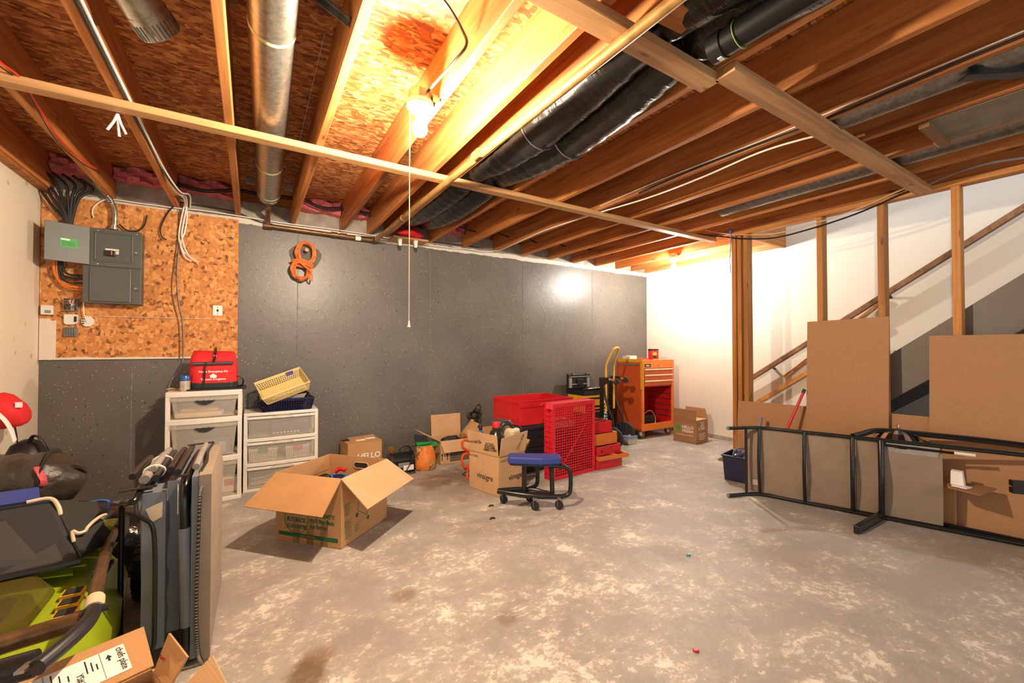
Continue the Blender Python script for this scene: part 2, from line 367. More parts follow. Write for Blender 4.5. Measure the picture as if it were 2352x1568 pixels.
def mat_wall_white(name, col, spots):
    m, nt, bs = nm(name); v = coords(nt)
    n = N(nt, 'ShaderNodeTexNoise', {0: v, 'Scale': 2.0, 'Detail': 4.0})
    c = ramp(nt, n.outputs[0], [(.3, tuple(x*.95 for x in col)), (.7, col)])
    if spots:   # old glue dabs
        vo = N(nt, 'ShaderNodeTexVoronoi', {0: v, 'Scale': 4.2, 'Randomness': .75})
        wob = N(nt, 'ShaderNodeTexNoise', {0: v, 'Scale': 60.0, 'Detail': 3.0})
        f = ramp(nt, mathn(nt, 'ADD', vo.outputs[0], mathn(nt, 'MULTIPLY', wob.outputs[0], .10)), [(.11, g(.7)), (.14, g(0))])
        c = mix(nt, f, c, (.45,.36,.12))
    nt.links.new(c, bs.inputs['Base Color']); bs.inputs['Roughness'].default_value = .6
    b = N(nt, 'ShaderNodeTexNoise', {0: v, 'Scale': 160.0, 'Detail': 2.0}); bump(nt, bs, b.outputs[0], .0006, .5); return m
def mat_flex():
    m, nt, bs = nm('black_duct_film')
    bs.inputs['Base Color'].default_value = (.010,.009,.008,1)
    v = coords(nt, (34, 5, 34)); w = N(nt, 'ShaderNodeTexNoise', {0: v, 'Scale': 1.0, 'Detail': 5.0, 'Distortion': 1.2})
    v2 = coords(nt, (7, 60, 7)); w2 = N(nt, 'ShaderNodeTexNoise', {0: v2, 'Scale': 1.0, 'Detail': 3.0})
    nt.links.new(ramp(nt, w.outputs[0], [(.35, g(.16)), (.7, g(.36))]), bs.inputs['Roughness'])
    bump(nt, bs, mathn(nt, 'ADD', w2.outputs[0], mathn(nt, 'MULTIPLY', w.outputs[0], .5)), .006, .6); return m
MT['concrete'] = mat_concrete_wall(); MT['floor'] = mat_floor(); MT['flex'] = mat_flex()
MT['wallw'] = mat_wall_white('white_wallboard', (.74,.69,.60), False); MT['walll'] = mat_wall_white('cream_wallboard', (.80,.71,.56), True)

MT['seam'] = plain('chipped_seam', (.20,.18,.155), .8, var=.9, vscale=30)
floor = struct(MB().box((XL-.2, YF-.6, -.12), (XR+.2, YB+.2, 0)).build('floor', MT['floor']))
wb = struct(MB().box((XL-.2, YB, 0), (XR+.2, YB+.2, 2.43)).build('wall_back', MT['concrete']))
for x in (-.78, .357, 1.633, 2.83, 3.97):      # ridges left by the form boards
    pts = [(x + random.uniform(-.004,.004), YB, z*.1) for z in range(0, 23)]
    MB().tube(pts, .003, 6).build('form_seam', MT['seam'], wb)
MB().box((XL-.2, YB+.06, 2.43), (XR+.2, YB+.2, ZT)).build('rim_board', MT['joist'], wb)
# raised patch around the old pipe stub
patch = [(.42 + .13*math.cos(a)*(1+.12*math.sin(3*a)), 2.0 + .12*math.sin(a)*(1+.1*math.cos(2*a))) for a in [k*math.pi/9 for k in range(18)]]
MB().prism(patch, 0, .012, Matrix.Translation((0, YB, 0)) @ Matrix.Rotation(R(90), 4, 'X')).build('patched_concrete', plain('patch_concrete', (.13,.115,.095), .8, bumpd=.004, bscale=40), wb, bevel=.006)
wl = struct(MB().box((XL-.12, YF, 0), (XL, YB, 2.27)).build('wall_left', MT['walll']))
wr = struct(MB().box((XR, YF, .03), (XR+.12, YB, 3.3)).build('wall_right', MT['wallw']))
MB().box((XR-.012, 2.3, 0), (XR+.05, YB, .05)).build('plate', plain('dirty_plate', (.36,.31,.25), .9, var=.4, vscale=60), wr)
MB().box((XL-.12, YF-.6, 2.27), (XL+.05, YB, ZT)).build('rim_board', MT['joist'], wl)

# ceiling: subfloor sheets, joists, strapping
ceil = struct(bpy.data.objects.new('ceiling', None)); COL.objects.link(ceil)
y = YB + .1; k = 0
while y > YF:
    x = XL - (.9 if k % 2 else .1)
    while x < XR:
        x0, x1 = max(x, XL-.12), min(x+2.44, XR+.1); y0 = max(y-1.22, YF-.6)
        if x1 > 4.06 and y0 < 2.36:   # stair opening
            if y > 2.36:
                if x1 > 4.06: MB().box((max(x0,4.06)+.0015, 2.36, ZT), (x1-.0015, y-.0015, ZT+.016)).build('subfloor_sheet', MT['osb'], ceil)
            x1 = min(x1, 4.06)
        if x1 - x0 > .02: MB().box((x0+.0015, y0+.0015, ZT), (x1-.0015, y-.0015, ZT+.016)).build('subfloor_sheet', MT['osb'], ceil)
        x += 2.44
    y -= 1.22; k += 1
def beam(name, p0, p1, w, h, mat, parent, up=(0,0,1), bevel=.003):
    p0 = Vector(p0); p1 = Vector(p1); d = p1-p0; L = d.length; d.normalize(); u = Vector(up)
    if abs(d.dot(u)) > .99: u = Vector((1,0,0))
    sd = u.cross(d).normalized(); u2 = d.cross(sd)
    M = Matrix((d, sd, u2)).transposed().to_4x4(); M.translation = p0
    o = MB().box((0,-w/2,-h/2), (L,w/2,h/2)).build(name, mat, parent, bevel=bevel, seg=1); o.matrix_local = M; return o
JX = [-1.235, -.905, -.52, -.105, .315, .733, .985, 1.155, 1.618, 2.02, 2.425, 2.83, 3.232, 3.634, 4.04]
for x in JX:
    beam('joist', (x, YF-.5, (ZJ+ZT)/2), (x, YB+.06, (ZJ+ZT)/2), .038, ZT-ZJ-.002, MT['joist'], ceil)
for x in (4.43, 4.75, 5.045):
    beam('joist', (x, 2.4, (ZJ+ZT)/2), (x, YB+.06, (ZJ+ZT)/2), .038, ZT-ZJ-.002, MT['joist'], ceil)
beam('header_joist', (4.06, 2.37, 2.40), (XR, 2.37, 2.40), .04, .235, MT['stud'], ceil)
beam('strapping_board', (XL, 2.572, 2.271), (4.06, 2.572, 2.271), .07, .036, MT['strap'], ceil)
beam('strapping_board', (.45, 1.035, 2.269), (1.625, 1.04, 2.269), .09, .038, MT['strap'], ceil)
beam('strapping_board', (1.6, .962, 2.269), (4.02, .962, 2.269), .09, .038, MT['strap'], ceil)
beam('blocking', (1.178, .92, 2.34), (1.30, .90, 2.33), .09, .09, MT['joist'], ceil)

# stair partition with studs, stairs behind it
ws = struct(bpy.data.objects.new('wall_stair', None)); COL.objects.link(ws)
for yy in (2.33, 2.285, 2.215):
    beam('stud', (4.045 if yy != 2.285 else 4.06, yy, 0), (4.045 if yy != 2.285 else 4.06, yy, 2.25), .09, .04, MT['stud'], ws, up=(0,1,0))
for yy in (1.6, 1.2, .806, .40, 0, -.4):
    beam('stud', (4.045, yy, .04), (4.045, yy, 2.25), .09, .042, MT['stud'], ws, up=(0,1,0))
beam('top_plate', (4.045, YF, 2.27), (4.045, 2.36, 2.27), .09, .038, MT['stud'], ws)
beam('bottom_plate', (4.045, YF, .02), (4.045, 2.19, .02), .09, .038, MT['stud'], ws)
st = struct(bpy.data.objects.new('staircase', None)); COL.objects.link(st)
SL = math.tan(R(38.4))
def stringer(x):
    p = [(2.42, 0.0), (2.59, 0.0), (-.6, 1.114 + (1.184+.6)*SL), (-.6, .762 + (1.184+.6)*SL), (1.98, .762-(1.98-1.184)*SL)]
    p = [(2.16, 0.0), (2.59, 0.0), (-.6, 2.527), (-.6, 2.175)]
    MB().prism(p, 0, .038, Matrix.Translation((x, 0, 0)) @ Matrix.Rotation(R(90), 4, 'Z') @ Matrix.Rotation(R(90), 4, 'X')).build('stringer', MT['stairg'], st, bevel=.002)
stringer(4.11); stringer(5.02)
for k in range(13):
    yy = 2.38 - k*.245; zz = .19*(k+1)
    MB().box((4.148, yy-.27, zz-.03), (5.02, yy+.02, zz)).build('tread', MT['stairg'], st, bevel=.003)
    MB().box((4.148, yy-.012, zz-.19), (5.02, yy+.004, zz-.03)).build('riser', MT['stairg'], st)
# unseen wall added above the stair opening to keep world light from leaking in
wu = struct(MB().box((4.06, 2.39, 2.54), (XR+.12, 2.45, 4.6)).build('wall_light_block', MT['wallw']))

# ------------------------------------------------------------------ lamps
def ceiling_lamp(label, loc, bulbspec, zb, chain=None):
    t = thing('ceiling_light', label, 'lamp', loc)
    MB().prism([(.052*math.cos(k*math.pi/4+.39), .052*math.sin(k*math.pi/4+.39)) for k in range(8)], .0, .045).build('junction_box', MT['galv'], t)
    MB().lathe([(.058,0), (.060,-.004), (.060,-.022), (.052,-.032), (.030,-.038), (.027,-.055)], 28).build('lamp_holder', MT['porcelain'], t, smooth=True)
    pr = [(.0135,-.052), (.014,-.066), (.020,-.080), (.030,-.098), (.034,-.116), (.031,-.134), (.020,-.148), (.004,-.153)]
    b = MB().lathe(pr, 20).build('bulb', emit('bulb_glow_' + str(len(bpy.data.materials)), bulbspec[:3], bulbspec[3]), t, smooth=True)
    if chain:
        MB().tube([(-.045,0,-.03), (-.047,0,-.2), (-.047,0,-chain+.02)], .0022, 6).build('pull_string', MT['label'], t)
        c = MB().lathe([(.002,.03), (.004,.022), (.004,.012), (.007,.004), (.007,0)], 10, Matrix.Translation((-.047,0,-chain-.01))).build('pull_knob', MT['label'], t, smooth=True)
    return t
L1 = ceiling_lamp('bare glowing bulb with a long white pull string in mid ceiling', (.635, 1.805, 2.262), BULB1, 2.14, chain=1.0)
MB().box((.05,-.03,.005), (.082,.03,.04)).build('mounting_bracket', MT['galv'], L1)
L2 = ceiling_lamp('bare glowing bulb near the white wall in the far corner', (4.38, 3.30, 2.268), BULB2, 2.14)

# ------------------------------------------------------------------ ducts and pipes under the floor
t = thing('round_duct', 'straight galvanised round duct with taped joints, left of the glowing bulb', 'duct', (.11, 0, 2.398))
MB().tube([(-.135,-1.6,0), (-.058,1.6,0), (0,3.86,0)], .082, 28).build('pipe', MT['galv'], t, smooth=True)
MB().lathe([(.083,0), (.083,.05), (.06,.09), (.02,.10)], 24, Matrix.Translation((0,3.86,0)) @ Matrix.Rotation(R(-90),4,'X')).build('end_cap', MT['galvd'], t, smooth=True)
for yy in (.55, 1.83, 3.22, 3.8):
    MB().tube([((yy-3.86)*.0255,yy-.009,0), ((yy-3.86)*.0255,yy+.009,0)], .0835, 28).build('tape_ring', plain('green_tape', (.42,.47,.24), .5), t, smooth=True)
for sx in (-1, 1):
    MB().box((sx*.125-.028, 3.62, -.03), (sx*.125+.028, 3.626, .025)).build('mounting_tab', MT['galv'], t)
t = thing('duct_boot', 'crimped end of a short metal duct poking down at the upper left', 'duct', at(322, 8, z=2.43), rot=(R(62), 0, R(-35)))
MB().lathe([(.066,-.10), (.072,-.098), (.072,.16), (.072,.19)], 30).build('collar', MT['galv'], t, smooth=True)
m = MB()
for k in range(30):
    a = 2*math.pi*k/30; m.bar((.0725*math.cos(a), .0725*math.sin(a), -.095), (.0725*math.cos(a), .0725*math.sin(a), -.045), .004, .004)
m.build('crimps', MT['galvd'], t)
MB().tube([(0,0,-.03),(0,0,-.022)], .0745, 30).build('bead', MT['galv'], t, smooth=True)
t = thing('bridging_brace', 'bluish galvanised channel brace between the round duct and a joist', 'brace', (0,0,0))
a, b = Vector((.155,1.655,2.455)), Vector((.292,1.58,2.335))
MB().bar(a, b, .035, .004, up=(0,1,.3)).build('web', MT['galvd'], t)
MB().bar(a+Vector((0,.016,0)), b+Vector((0,.016,0)), .004, .022, up=(0,1,.3)).build('flange', MT['galvd'], t); MB().bar(a+Vector((0,-.016,0)), b+Vector((0,-.016,0)), .004, .022, up=(0,1,.3)).build('flange', MT['galvd'], t)

def flex(label, x, dx):
    t = thing('flexible_duct', label, 'duct', (x, 0, 2.395))
    ctrl = [(0,-1.7,-.05), (0,-.6,-.06), (dx,.45,-.065), (dx*.5,1.0,.008), (-dx,1.4,-.04), (0,1.8,-.07), (dx,2.2,-.04), (0,2.57,.008), (dx,2.95,-.012), (0,3.4,-.01), (0,3.75,.02), (0,4.05,.075)]
    pts = cr(ctrl, 14); rr = [.111 + .002*math.sin(i*1.9) + random.uniform(-.002,.002) for i in range(len(pts))]
    MB().tube(pts, rr, 26).build('film_jacket', MT['flex'], t, smooth=True)
    return t
F1 = flex('black plastic-wrapped flexible duct, the left one beside the pipe', 1.286, .006)
F2 = flex('black plastic-wrapped flexible duct, the right one against the joist', 1.488, -.006)
for t, s in ((F1, 0), (F2, 0)):
    MB().tube([(.1135*math.cos(a), 1.8+.012*math.sin(a), -.07+.1135*math.sin(a)) for a in [k*math.pi/12 for k in range(24)]], .004, 6, closed=True, flat=2.0).build('hanging_strap', MT['galvd'], t)
t = thing('drain_pipe', 'short smooth black plastic pipe with a white tag below the duct bundle', 'pipe', (0,0,0))
MB().tube([(1.383,.86,2.215), (1.39,.5,2.215), (1.42,-1.2,2.215)], .044, 20).build('pipe', plain('black_abs', (.006,.006,.006), .38, spec=.3), t, smooth=True)
MB().tube([(1.383,.875,2.215), (1.384,.83,2.215)], .048, 20).build('hub', MT['blackm'], t, smooth=True)
MB().tube([(1.386+.0475*math.cos(a), .78+.004*math.sin(a), 2.215+.0475*math.sin(a)) for a in [k*math.pi/10 for k in range(20)]], .0018, 5, closed=True).build('tie', plain('green_tie', (.2,.35,.05), .5), t)
MB().box((1.37,.835,2.165), (1.392,.85,2.168)).build('tag', MT['label'], t)

t = thing('water_pipe', 'bronzed metal pipe running along the joist and turning along the grey wall', 'pipe', (0,0,0))
MB().tube([(1.035,4.2,2.226), (1.06,2.5,2.226), (1.095,.8,2.226), (1.13,-1.7,2.226)], .021, 16).build('ceiling_run', MT['brass'], t, smooth=True)
MB().tube([(.12,4.255,2.234), (1.035,4.255,2.228)], .021, 14).build('wall_run', MT['iron'], t, smooth=True)
MB().tube(cr([(.12,4.255,2.234), (.115,4.25,2.24), (.112,4.2,2.30), (.112,4.02,2.32), (.112,3.99,2.345)], 4), .021, 14).build('riser', MT['iron'], t, smooth=True)
for x in (.12, .66, .74, 1.03):
    MB().tube([(x-.03,4.255,2.233), (x+.03,4.255,2.233)], .027, 14).build('coupling', MT['iron'], t, smooth=True)
MB().tube(cr([(1.0,4.255,2.228), (1.03,4.25,2.227), (1.036,4.2,2.226), (1.036,4.15,2.226)], 4), .027, 14).build('elbow', MT['iron'], t, smooth=True)
MB().tube([(.85,4.255,2.229), (.9,4.255,2.229)], .0225, 14).build('paper_band', MT['label'], t, smooth=True)
for yy in (3.4, 2.05, .5):
    MB().tube([(1.048,yy-.03,2.226),(1.048+.0145*.06/1,yy+.03,2.226)], .025, 14).build('coupling', MT['brass'], t, smooth=True)
MB().bar((.712,4.25,2.27), (.712,4.25,2.39), .018, .004).build('hanger', MT['iron'], t)

for x, ya, yb, z, lab in ((2.545,-1.8,.99,2.365,'galvanised round duct in the joist bay right of the black cable'), (3.43,-1.8,2.1,2.382,'galvanised round duct in the bay nearest the stair partition')):
    t = thing('round_duct', lab, 'duct', (x,0,z))
    MB().tube([(0,ya,0), (0,yb,0)], .088, 24).build('pipe', MT['galvd'], t, smooth=True)
    for yy in (ya+.9, (ya+yb)/2+.2, yb-.05): MB().tube([(0,yy-.012,0),(0,yy+.012,0)], .090, 24).build('seam', MT['galvd'], t, smooth=True)
t = thing('return_air_panel', 'dusty grey-brown sheet closing a joist bay on the right', 'panel', (0,0,0))
MB().box((2.851,-1.7,2.286), (3.213,.70,2.29)).build('sheet', plain('dusty_sheet', (.20,.165,.11), .85, var=.3, vscale=8), t)
MB().box((2.851,.66,2.262), (3.213,.70,2.288)).build('end_cleat', MT['ladder'], t)
MB().box((3.12,.701,2.262), (3.20,.706,2.36)).build('end_flap', MT['galv'], t)
t = thing('steel_angle', 'dark steel angle crossing below the joists at the right edge', 'brace', (0,0,0))
MB().bar((2.47,.47,2.268), (2.83,.18,2.268), .05, .006).build('leg', MT['blackm'], t); MB().bar((2.455,.45,2.28), (2.815,.16,2.28), .006, .03).build('leg', MT['blackm'], t)

# pink fibreglass in the joist ends
for xa, xb, where in ((-1.21,-.93,'above the fanned black cables at the left wall'), (-.88,-.545,'above the ribbed conduit'), (-.495,-.13,'right of the stapled pale cables'), (.34,.705,'right of the round duct'), (.757,.962,'next to the bronzed pipe'), (1.645,1.99,'right of the two black ducts')):
    m = MB(); nx, nz = 9, 4; grid = []
    for k in range(nz+1):
        for i in range(nx+1):
            x = xa + (xb-xa)*i/nx; grid.append((x, 4.19 + .03*math.sin(i*1.3+k*2.1+xa*9) + random.uniform(-.012,.012), 2.425 + .095*k/nz + (random.uniform(-.02,.008) if k == 0 else 0)))
    fr = grid + [(x, 4.34, z) for x, y, z in grid]; n = len(grid); w = nx+1
    fs = []
    for k in range(nz):
        for i in range(nx):
            a = k*w+i; fs += [(a, a+1, a+w+1, a+w), (n+a, n+a+w, n+a+w+1, n+a+1)]
    for i in range(nx): fs += [(i, n+i, n+i+1, i+1), (nz*w+i, nz*w+i+1, n+nz*w+i+1, n+nz*w+i)]
    for k in range(nz): fs += [(k*w, (k+1)*w, n+(k+1)*w, n+k*w), (k*w+nx, n+k*w+nx, n+(k+1)*w+nx, (k+1)*w+nx)]
    m.add(fr, fs)
    tag(m.build('insulation_batt', MT['pink'], smooth=True), 'pink fibreglass batt in the joist end ' + where, 'insulation', 'pink insulation batts')
t = thing('storage_rack', 'tan strip with two white hooks and a red bundle under the black ducts', 'rack', (1.33,4.15,2.255))
MB().box((-.16,-.08,-.012), (.2,.12,.008)).build('strip', MT['tan'], t, bevel=.004)
m = MB()
for k in range(9):
    a = k*math.pi/8; r = .055*math.sin(a)+.003
    m.v += [(-.12+.30*k/8, -.02+r*1.3*math.cos(2*math.pi*j/10), .06+r*math.sin(2*math.pi*j/10)) for j in range(10)]
m.f = [(k*10+j, k*10+(j+1)%10, (k+1)*10+(j+1)%10, (k+1)*10+j) for k in range(8) for j in range(10)]
m.build('bundle', MT['redf'], t, smooth=True)
for x in (-.09, .07): MB().hexa([(x-.02,-.07,-.012),(x+.02,-.07,-.012),(x+.02,-.03,-.012),(x-.02,-.03,-.012),(x-.012,-.07,-.085),(x+.012,-.07,-.085),(x+.012,-.05,-.085),(x-.012,-.05,-.085)]).build('hook', MT['white'], t, bevel=.003)

# ------------------------------------------------------------------ cables
def cable(label, pts, r, mat, name='cable', group=None, sub=6, cat='cable'):
    return tag(MB().tube(cr(pts, sub), r, 7).build(name, mat, smooth=True), label, cat, group)
for i, (mt, dx, dz) in enumerate(((MT['white'],.002,.014), (MT['white'],.004,.027), (MT['black'],.001,.003), (MT['white'],.012,.008))):
    cable('pale cable stapled along the joist left of the round duct' if i != 2 else 'thin black cable stapled along the joist left of the round duct',
          [(-.496+dx, yy, 2.293+dz+.004*math.sin(yy*7+i)) for yy in (-1.5,-.5,.5,1.5,2.2,2.8,3.4)] + [(-.47+.01*i,3.75,2.27), (-.45+.012*i,4.05,2.31+.01*i), (-.46+.01*i,4.24,2.30)], .0055, mt, group='cables along one joist' if i != 2 else None)
cable('thin red cable along the edge of the leftmost open joist', [at(*q, z=2.284) for q in ((-60,95), (0,143), (50,182), (85,240), (130,310), (180,360), (222,388))], .004, plain('red_cable', (.6,.02,.01), .4))
cable('thin black cable beside the red one on the leftmost joist', [at(u, v, z=2.282) for u, v in ((-60,108), (0,152), (50,195), (90,260), (135,330), (190,375), (230,398))], .003, MT['black'])
t = thing('wire_stub', 'frayed white wire ends hanging under the near strapping board', 'cable', at(270, 262, z=2.25))
for q in ((-.03,-.02,-.09), (.005,.01,-.1), (.03,0,-.085)):
    MB().tube([(0,0,.0), (q[0]*.4,q[1]*.5,q[2]*.5), q], .0055, 7).build('conductor', MT['white'], t, smooth=True)
cable('black and white cable drooping to the bulb fixture', [at(985,-40,z=2.44), at(1030,15,z=2.43), at(1062,70,z=2.38), at(1071,104,z=2.33), at(1040,145,z=2.30), at(1000,190,z=2.295), (.65,1.84,2.30)], .006, plain('dark_sheath', (.05,.035,.025), .4))
cable('white cable sagging under the joists right of the ducts', [at(*q, z=2.284) for q in ((1940,300), (1850,318), (1740,352), (1610,408), (1486,455), (1370,490), (1254,528), (1190,556))] + [at(1144,575,y=4.2), at(1100,576,y=4.24), at(1040,566,y=4.26)], .0055, MT['white'])
cable('black cable clipped along the joist on the right', [(2.401,yy,2.30+.008*math.sin(yy*5)) for yy in (-1.6,-.6,.3,.6,.9,1.3,1.7,2.1)], .006, MT['black'])
cable('thin white cable beside the black one on the right joist', [(2.40,yy,2.318+.006*math.sin(yy*4)) for yy in (.3,.7,1.2,1.9,2.5)], .004, MT['white'])
cable('black cable sagging across the tops of the studs', [at(*q, x=3.985) for q in ((1600,537), (1655,543), (1710,548), (1780,546), (1870,523), (1950,497), (2010,473), (2060,450), (2092,438))], .007, MT['black'])
cable('beige cable sagging just above the black one at the studs', [at(u, v-8, x=3.985) for u, v in ((1620,537), (1680,546), (1780,544), (1870,521), (1950,495), (2010,471), (2060,448), (2100,432))], .005, MT['beige'])
cable('grey cable under the joists at the right edge', [at(*q, z=2.283) for q in ((2352,362), (2270,375), (2200,395), (2130,422), (2080,436))], .007, MT['greyp'])
t = thing('clamp', 'blue cord hanging from the post top', 'cord', at(1677, 530, x=3.98))
MB().tube(cr([(0,0,.03), (0,-.01,-.05), (0,.003,-.25), (0,0,-.42)], 4), .004, 6).build('cord', MT['bluep'], t, smooth=True); MB().lathe([(.003,-.03),(.009,-.01),(.009,.02),(.003,.035)], 8).build('knot', MT['bluep'], t, smooth=True)
cable('black cable threaded through the far joist ends', [(x, 3.95+.02*math.sin(x*5), 2.40+.015*math.sin(x*15)) for x in [1.6+.1*k for k in range(28)]], .008, MT['black'], sub=2)
for dz, lab in ((0,'upper'), (-12,'lower')):
    cable(f'{lab} of two dark cables strung across the joist ends left of the red bundle', [at(u, v-dz*.4, y=4.13+dz*.002) for u, v in ((400,418), (470,436), (548,435), (610,447), (690,455), (740,475), (800,478), (870,495))], .007, MT['black'])
cable('long white cable along the top of the waferboard and grey wall', [at(*q, y=4.262) for q in ((215,500), (213,480), (232,462), (260,458), (330,468), (400,477), (470,484), (550,496), (650,512), (760,526), (860,541), (960,560), (1060,572))], .0045, MT['white'])
cable('thin dark wire along the top of the wall below the pipe', [at(*q, y=4.27) for q in ((408,463), (460,472), (540,486), (600,510), (700,530), (800,540), (900,548), (1000,556), (1100,568))], .004, MT['black'])
for i, q in enumerate((((430,470),(422,510),(418,545),(432,585),(455,602)), ((422,468),(430,490),(425,530),(415,560),(424,588),(440,600)), ((425,466),(416,505),(411,545),(420,575),(434,590)))):
    cable('white cable end dangling over the waferboard', [at(*p, y=4.235+.008*i) for p in q], .0055, MT['white'], group='white cable ends over the waferboard')
cable('black coax loop with a metal connector right of the conduit', [at(*q, y=4.25) for q in ((274,515), (290,528), (312,531), (328,522), (335,508), (337,494))], .005, MT['black'])
cable('black coax tail curling down from the joist end', [at(*q, y=4.25) for q in ((405,468), (388,485), (374,510), (368,530), (373,545), (382,550))], .005, MT['black'])
cable('brown wire dropping the height of the waferboard', [at(*q, y=4.27) for q in ((412,470), (410,520), (404,580), (395,650), (398,690), (410,740), (413,790), (412,826))], .003, MT['printbrown'])
cable('grey wire dropping past the waferboard to the drawer tower', [at(*q, y=4.268) for q in ((417,480), (412,560), (407,620), (410,690), (420,740), (421,820), (412,850), (394,872), (388,890), (392,915))], .0032, MT['greyp'])
cable('thin white wire stapled level across the waferboard', [at(*q, y=4.272) for q in ((225,726), (300,728), (380,730), (450,732), (500,733))], .0018, MT['white'])

# ------------------------------------------------------------------ electrical wall
def wafer_painted():
    m = MT['wafer'].copy(); m.name = 'waferboard_painted_edge'; nt = m.node_tree; bs = nt.nodes['Principled BSDF']
    src = bs.inputs['Base Color'].links[0].from_socket
    v = coords(nt); sp = N(nt, 'ShaderNodeSeparateXYZ', {0: v}).outputs
    nz = N(nt, 'ShaderNodeTexNoise', {0: v, 'Scale': 7.0, 'Detail': 5.0}).outputs[0]
    a = mathn(nt, 'LESS_THAN', sp[0], mathn(nt, 'ADD', mathn(nt, 'MULTIPLY', nz, .09), -.05))      # left edge
    b = mathn(nt, 'LESS_THAN', sp[2], mathn(nt, 'ADD', mathn(nt, 'MULTIPLY', nz, .03), .0))         # bottom edge
    c0 = mathn(nt, 'MULTIPLY', mathn(nt, 'LESS_THAN', sp[0], .085), mathn(nt, 'LESS_THAN', mathn(nt, 'ADD', sp[2], mathn(nt, 'MULTIPLY', nz, .25)), .42))
    f = mathn(nt, 'MAXIMUM', mathn(nt, 'MAXIMUM', a, b), c0)
    nt.links.new(mix(nt, mathn(nt, 'MULTIPLY', f, .92), src, (.74,.66,.56)), bs.inputs['Base Color']); return m
o = MB().box((0,0,0), (1.175,.016,1.185)).build('backing_board', wafer_painted()); o.location = (XL+.004, YB-.0165, 1.075)
tag(o, 'orange waferboard sheet on the grey wall behind the breaker panel', 'board')

t = thing('breaker_panel', 'grey-green breaker panel with its upper door swung open', 'electrical panel', (-1.03, 4.175, 1.49))
MB().box((0,.008,0), (.315,.108,.54)).build('cabinet', MT['panelg'], t, bevel=.003)
MB().box((-.002,0,-.003), (.317,.009,.265)).build('lower_cover', MT['panelg'], t, bevel=.002)
MB().box((.03,0,.268), (.317,.009,.543)).build('upper_cover', MT['panelg'], t, bevel=.002)
d = MB().box((.035,-.012,.01), (.262,.001,.258)).build('lower_door', MT['panelg'], t, bevel=.003)
MB().bar((.259,-.013,.012), (.259,-.013,.255), .003, .003).build('edge_trim', MT['galv'], d)
# recessed breaker opening
m = MB()
for lo, hi in (((.055,-.006,.30),(.27,.001,.312)), ((.055,-.006,.508),(.27,.001,.52)), ((.055,-.006,.312),(.067,.001,.508)), ((.258,-.006,.312),(.27,.001,.508))): m.box(lo, hi)
m.build('deadfront_frame', MT['panelg'], t, bevel=.004)
b = MB().box((.118,-.022,.345), (.172,.001,.385)).build('breaker', MT['black'], t, bevel=.002)
MB().box((.152,-.028,.352), (.158,-.02,.38)).build('toggle', MT['coppero'], b)
MB().box((.116,-.006,.385), (.19,.001,.40)).build('breaker_strap', MT['white'], t); MB().box((.172,-.006,.362), (.19,.001,.388)).build('breaker_strap', MT['white'], t)
for z in (.115, .385):
    l = MB().box((.278,-.006,z-.016), (.305,.001,z+.016)).build('latch', MT['panelg'], t, bevel=.003)
    text('77', .016, l, (.285,-.0065,z), (R(90),0,0), MT['print_white'])
for x, z in ((.075,.528), (.29,.528), (.075,.283)): MB().lathe([(.005,0),(.005,.003),(.002,.005)], 8, Matrix.Translation((x,0,z)) @ Matrix.Rotation(R(90),4,'X')).build('screw', MT['chrome'], t, smooth=True)
# open door: hinged on the left edge, swung nearly flat against the wall side
dm = MB().box((-.222,-.004,0), (0,.004,.268)).build('upper_door', MT['panelg'], t, bevel=.002)
dm.location = (.033, -.004, .272); dm.rotation_euler = (0, 0, R(24))
MB().box((-.15,-.0055,.10), (-.06,-.0042,.165)).build('rating_label', MT['greenl'], dm)
MB().box((-.145,-.0062,.15), (-.10,-.0056,.16)).build('label_strip', MT['label'], dm)
for k in range(4): MB().box((-.14,-.0062,.112+.009*k), (-.075-.004*(k%2),-.0056,.1145+.009*k)).build('label_line', MT['print_green'], dm)
t = thing('flexible_conduit', 'ribbed metal conduit bending down into the breaker panel top', 'conduit', (0,0,0))
pts = cr([at(*q, y=4.225) for q in ((262,530), (264,508), (264,485), (256,462), (243,446), (228,432), (214,418))], 9)
MB().tube(pts, [.0165 if i % 2 else .0135 for i in range(len(pts))], 14).build('sleeve', MT['galv'], t, smooth=True)
p = at(262,527,y=4.225); MB().lathe([(.024,0),(.024,.014),(.019,.016),(.019,.03)], 14, Matrix.Translation(p)).build('connector', MT['galv'], t, smooth=True)
rnd = random.Random(3)
for i in range(8):
    u0 = 150+i*2.2; top = ((66,402), (88,408), (104,415), (122,412), (150,422), (172,424), (196,428), (214,436))[i]
    bend = ((118,470), (126,462), (136,458), (142,455), (156,448), (166,452), (176,450), (182,456))[i]
    cable('black cable fanning into the top of the breaker panel', [at(u0,530,y=4.24), at(u0,508,y=4.235), at(*bend,y=4.235-.006*(i%3)), at(*top,y=4.22), at(top[0]-28,top[1]-24,y=4.12)], .0085, MT['black'], group='black cables above the breaker panel')
for i, (q, mt, lab) in enumerate(((((126,592),(124,618),(136,645),(160,657),(196,661)), MT['coppero'], 'thick orange cable looping below the open panel door'),
        (((131,590),(131,625),(140,652),(165,664),(196,665)), MT['coppero'], 'thin orange cable just under the thick orange loop'),
        (((142,592),(144,615),(158,630),(196,634)), MT['black'], 'upper black cable looping below the open panel door'),
        (((137,592),(140,620),(152,637),(196,640)), MT['black'], 'lower black cable looping below the open panel door'),
        (((133,594),(137,630),(155,648),(196,650)), MT['black'], 'thin black cable above the orange loop'))):
    cable(lab, [at(*p, y=4.235) for p in q], (.0095,.005,.007,.008,.006)[i], mt)
cable('red and brown wire pair feeding the terminal box', [at(*q, y=4.25) for q in ((190,672), (178,678), (168,684), (163,690))], .004, plain('red_wire', (.5,.05,.02), .4))
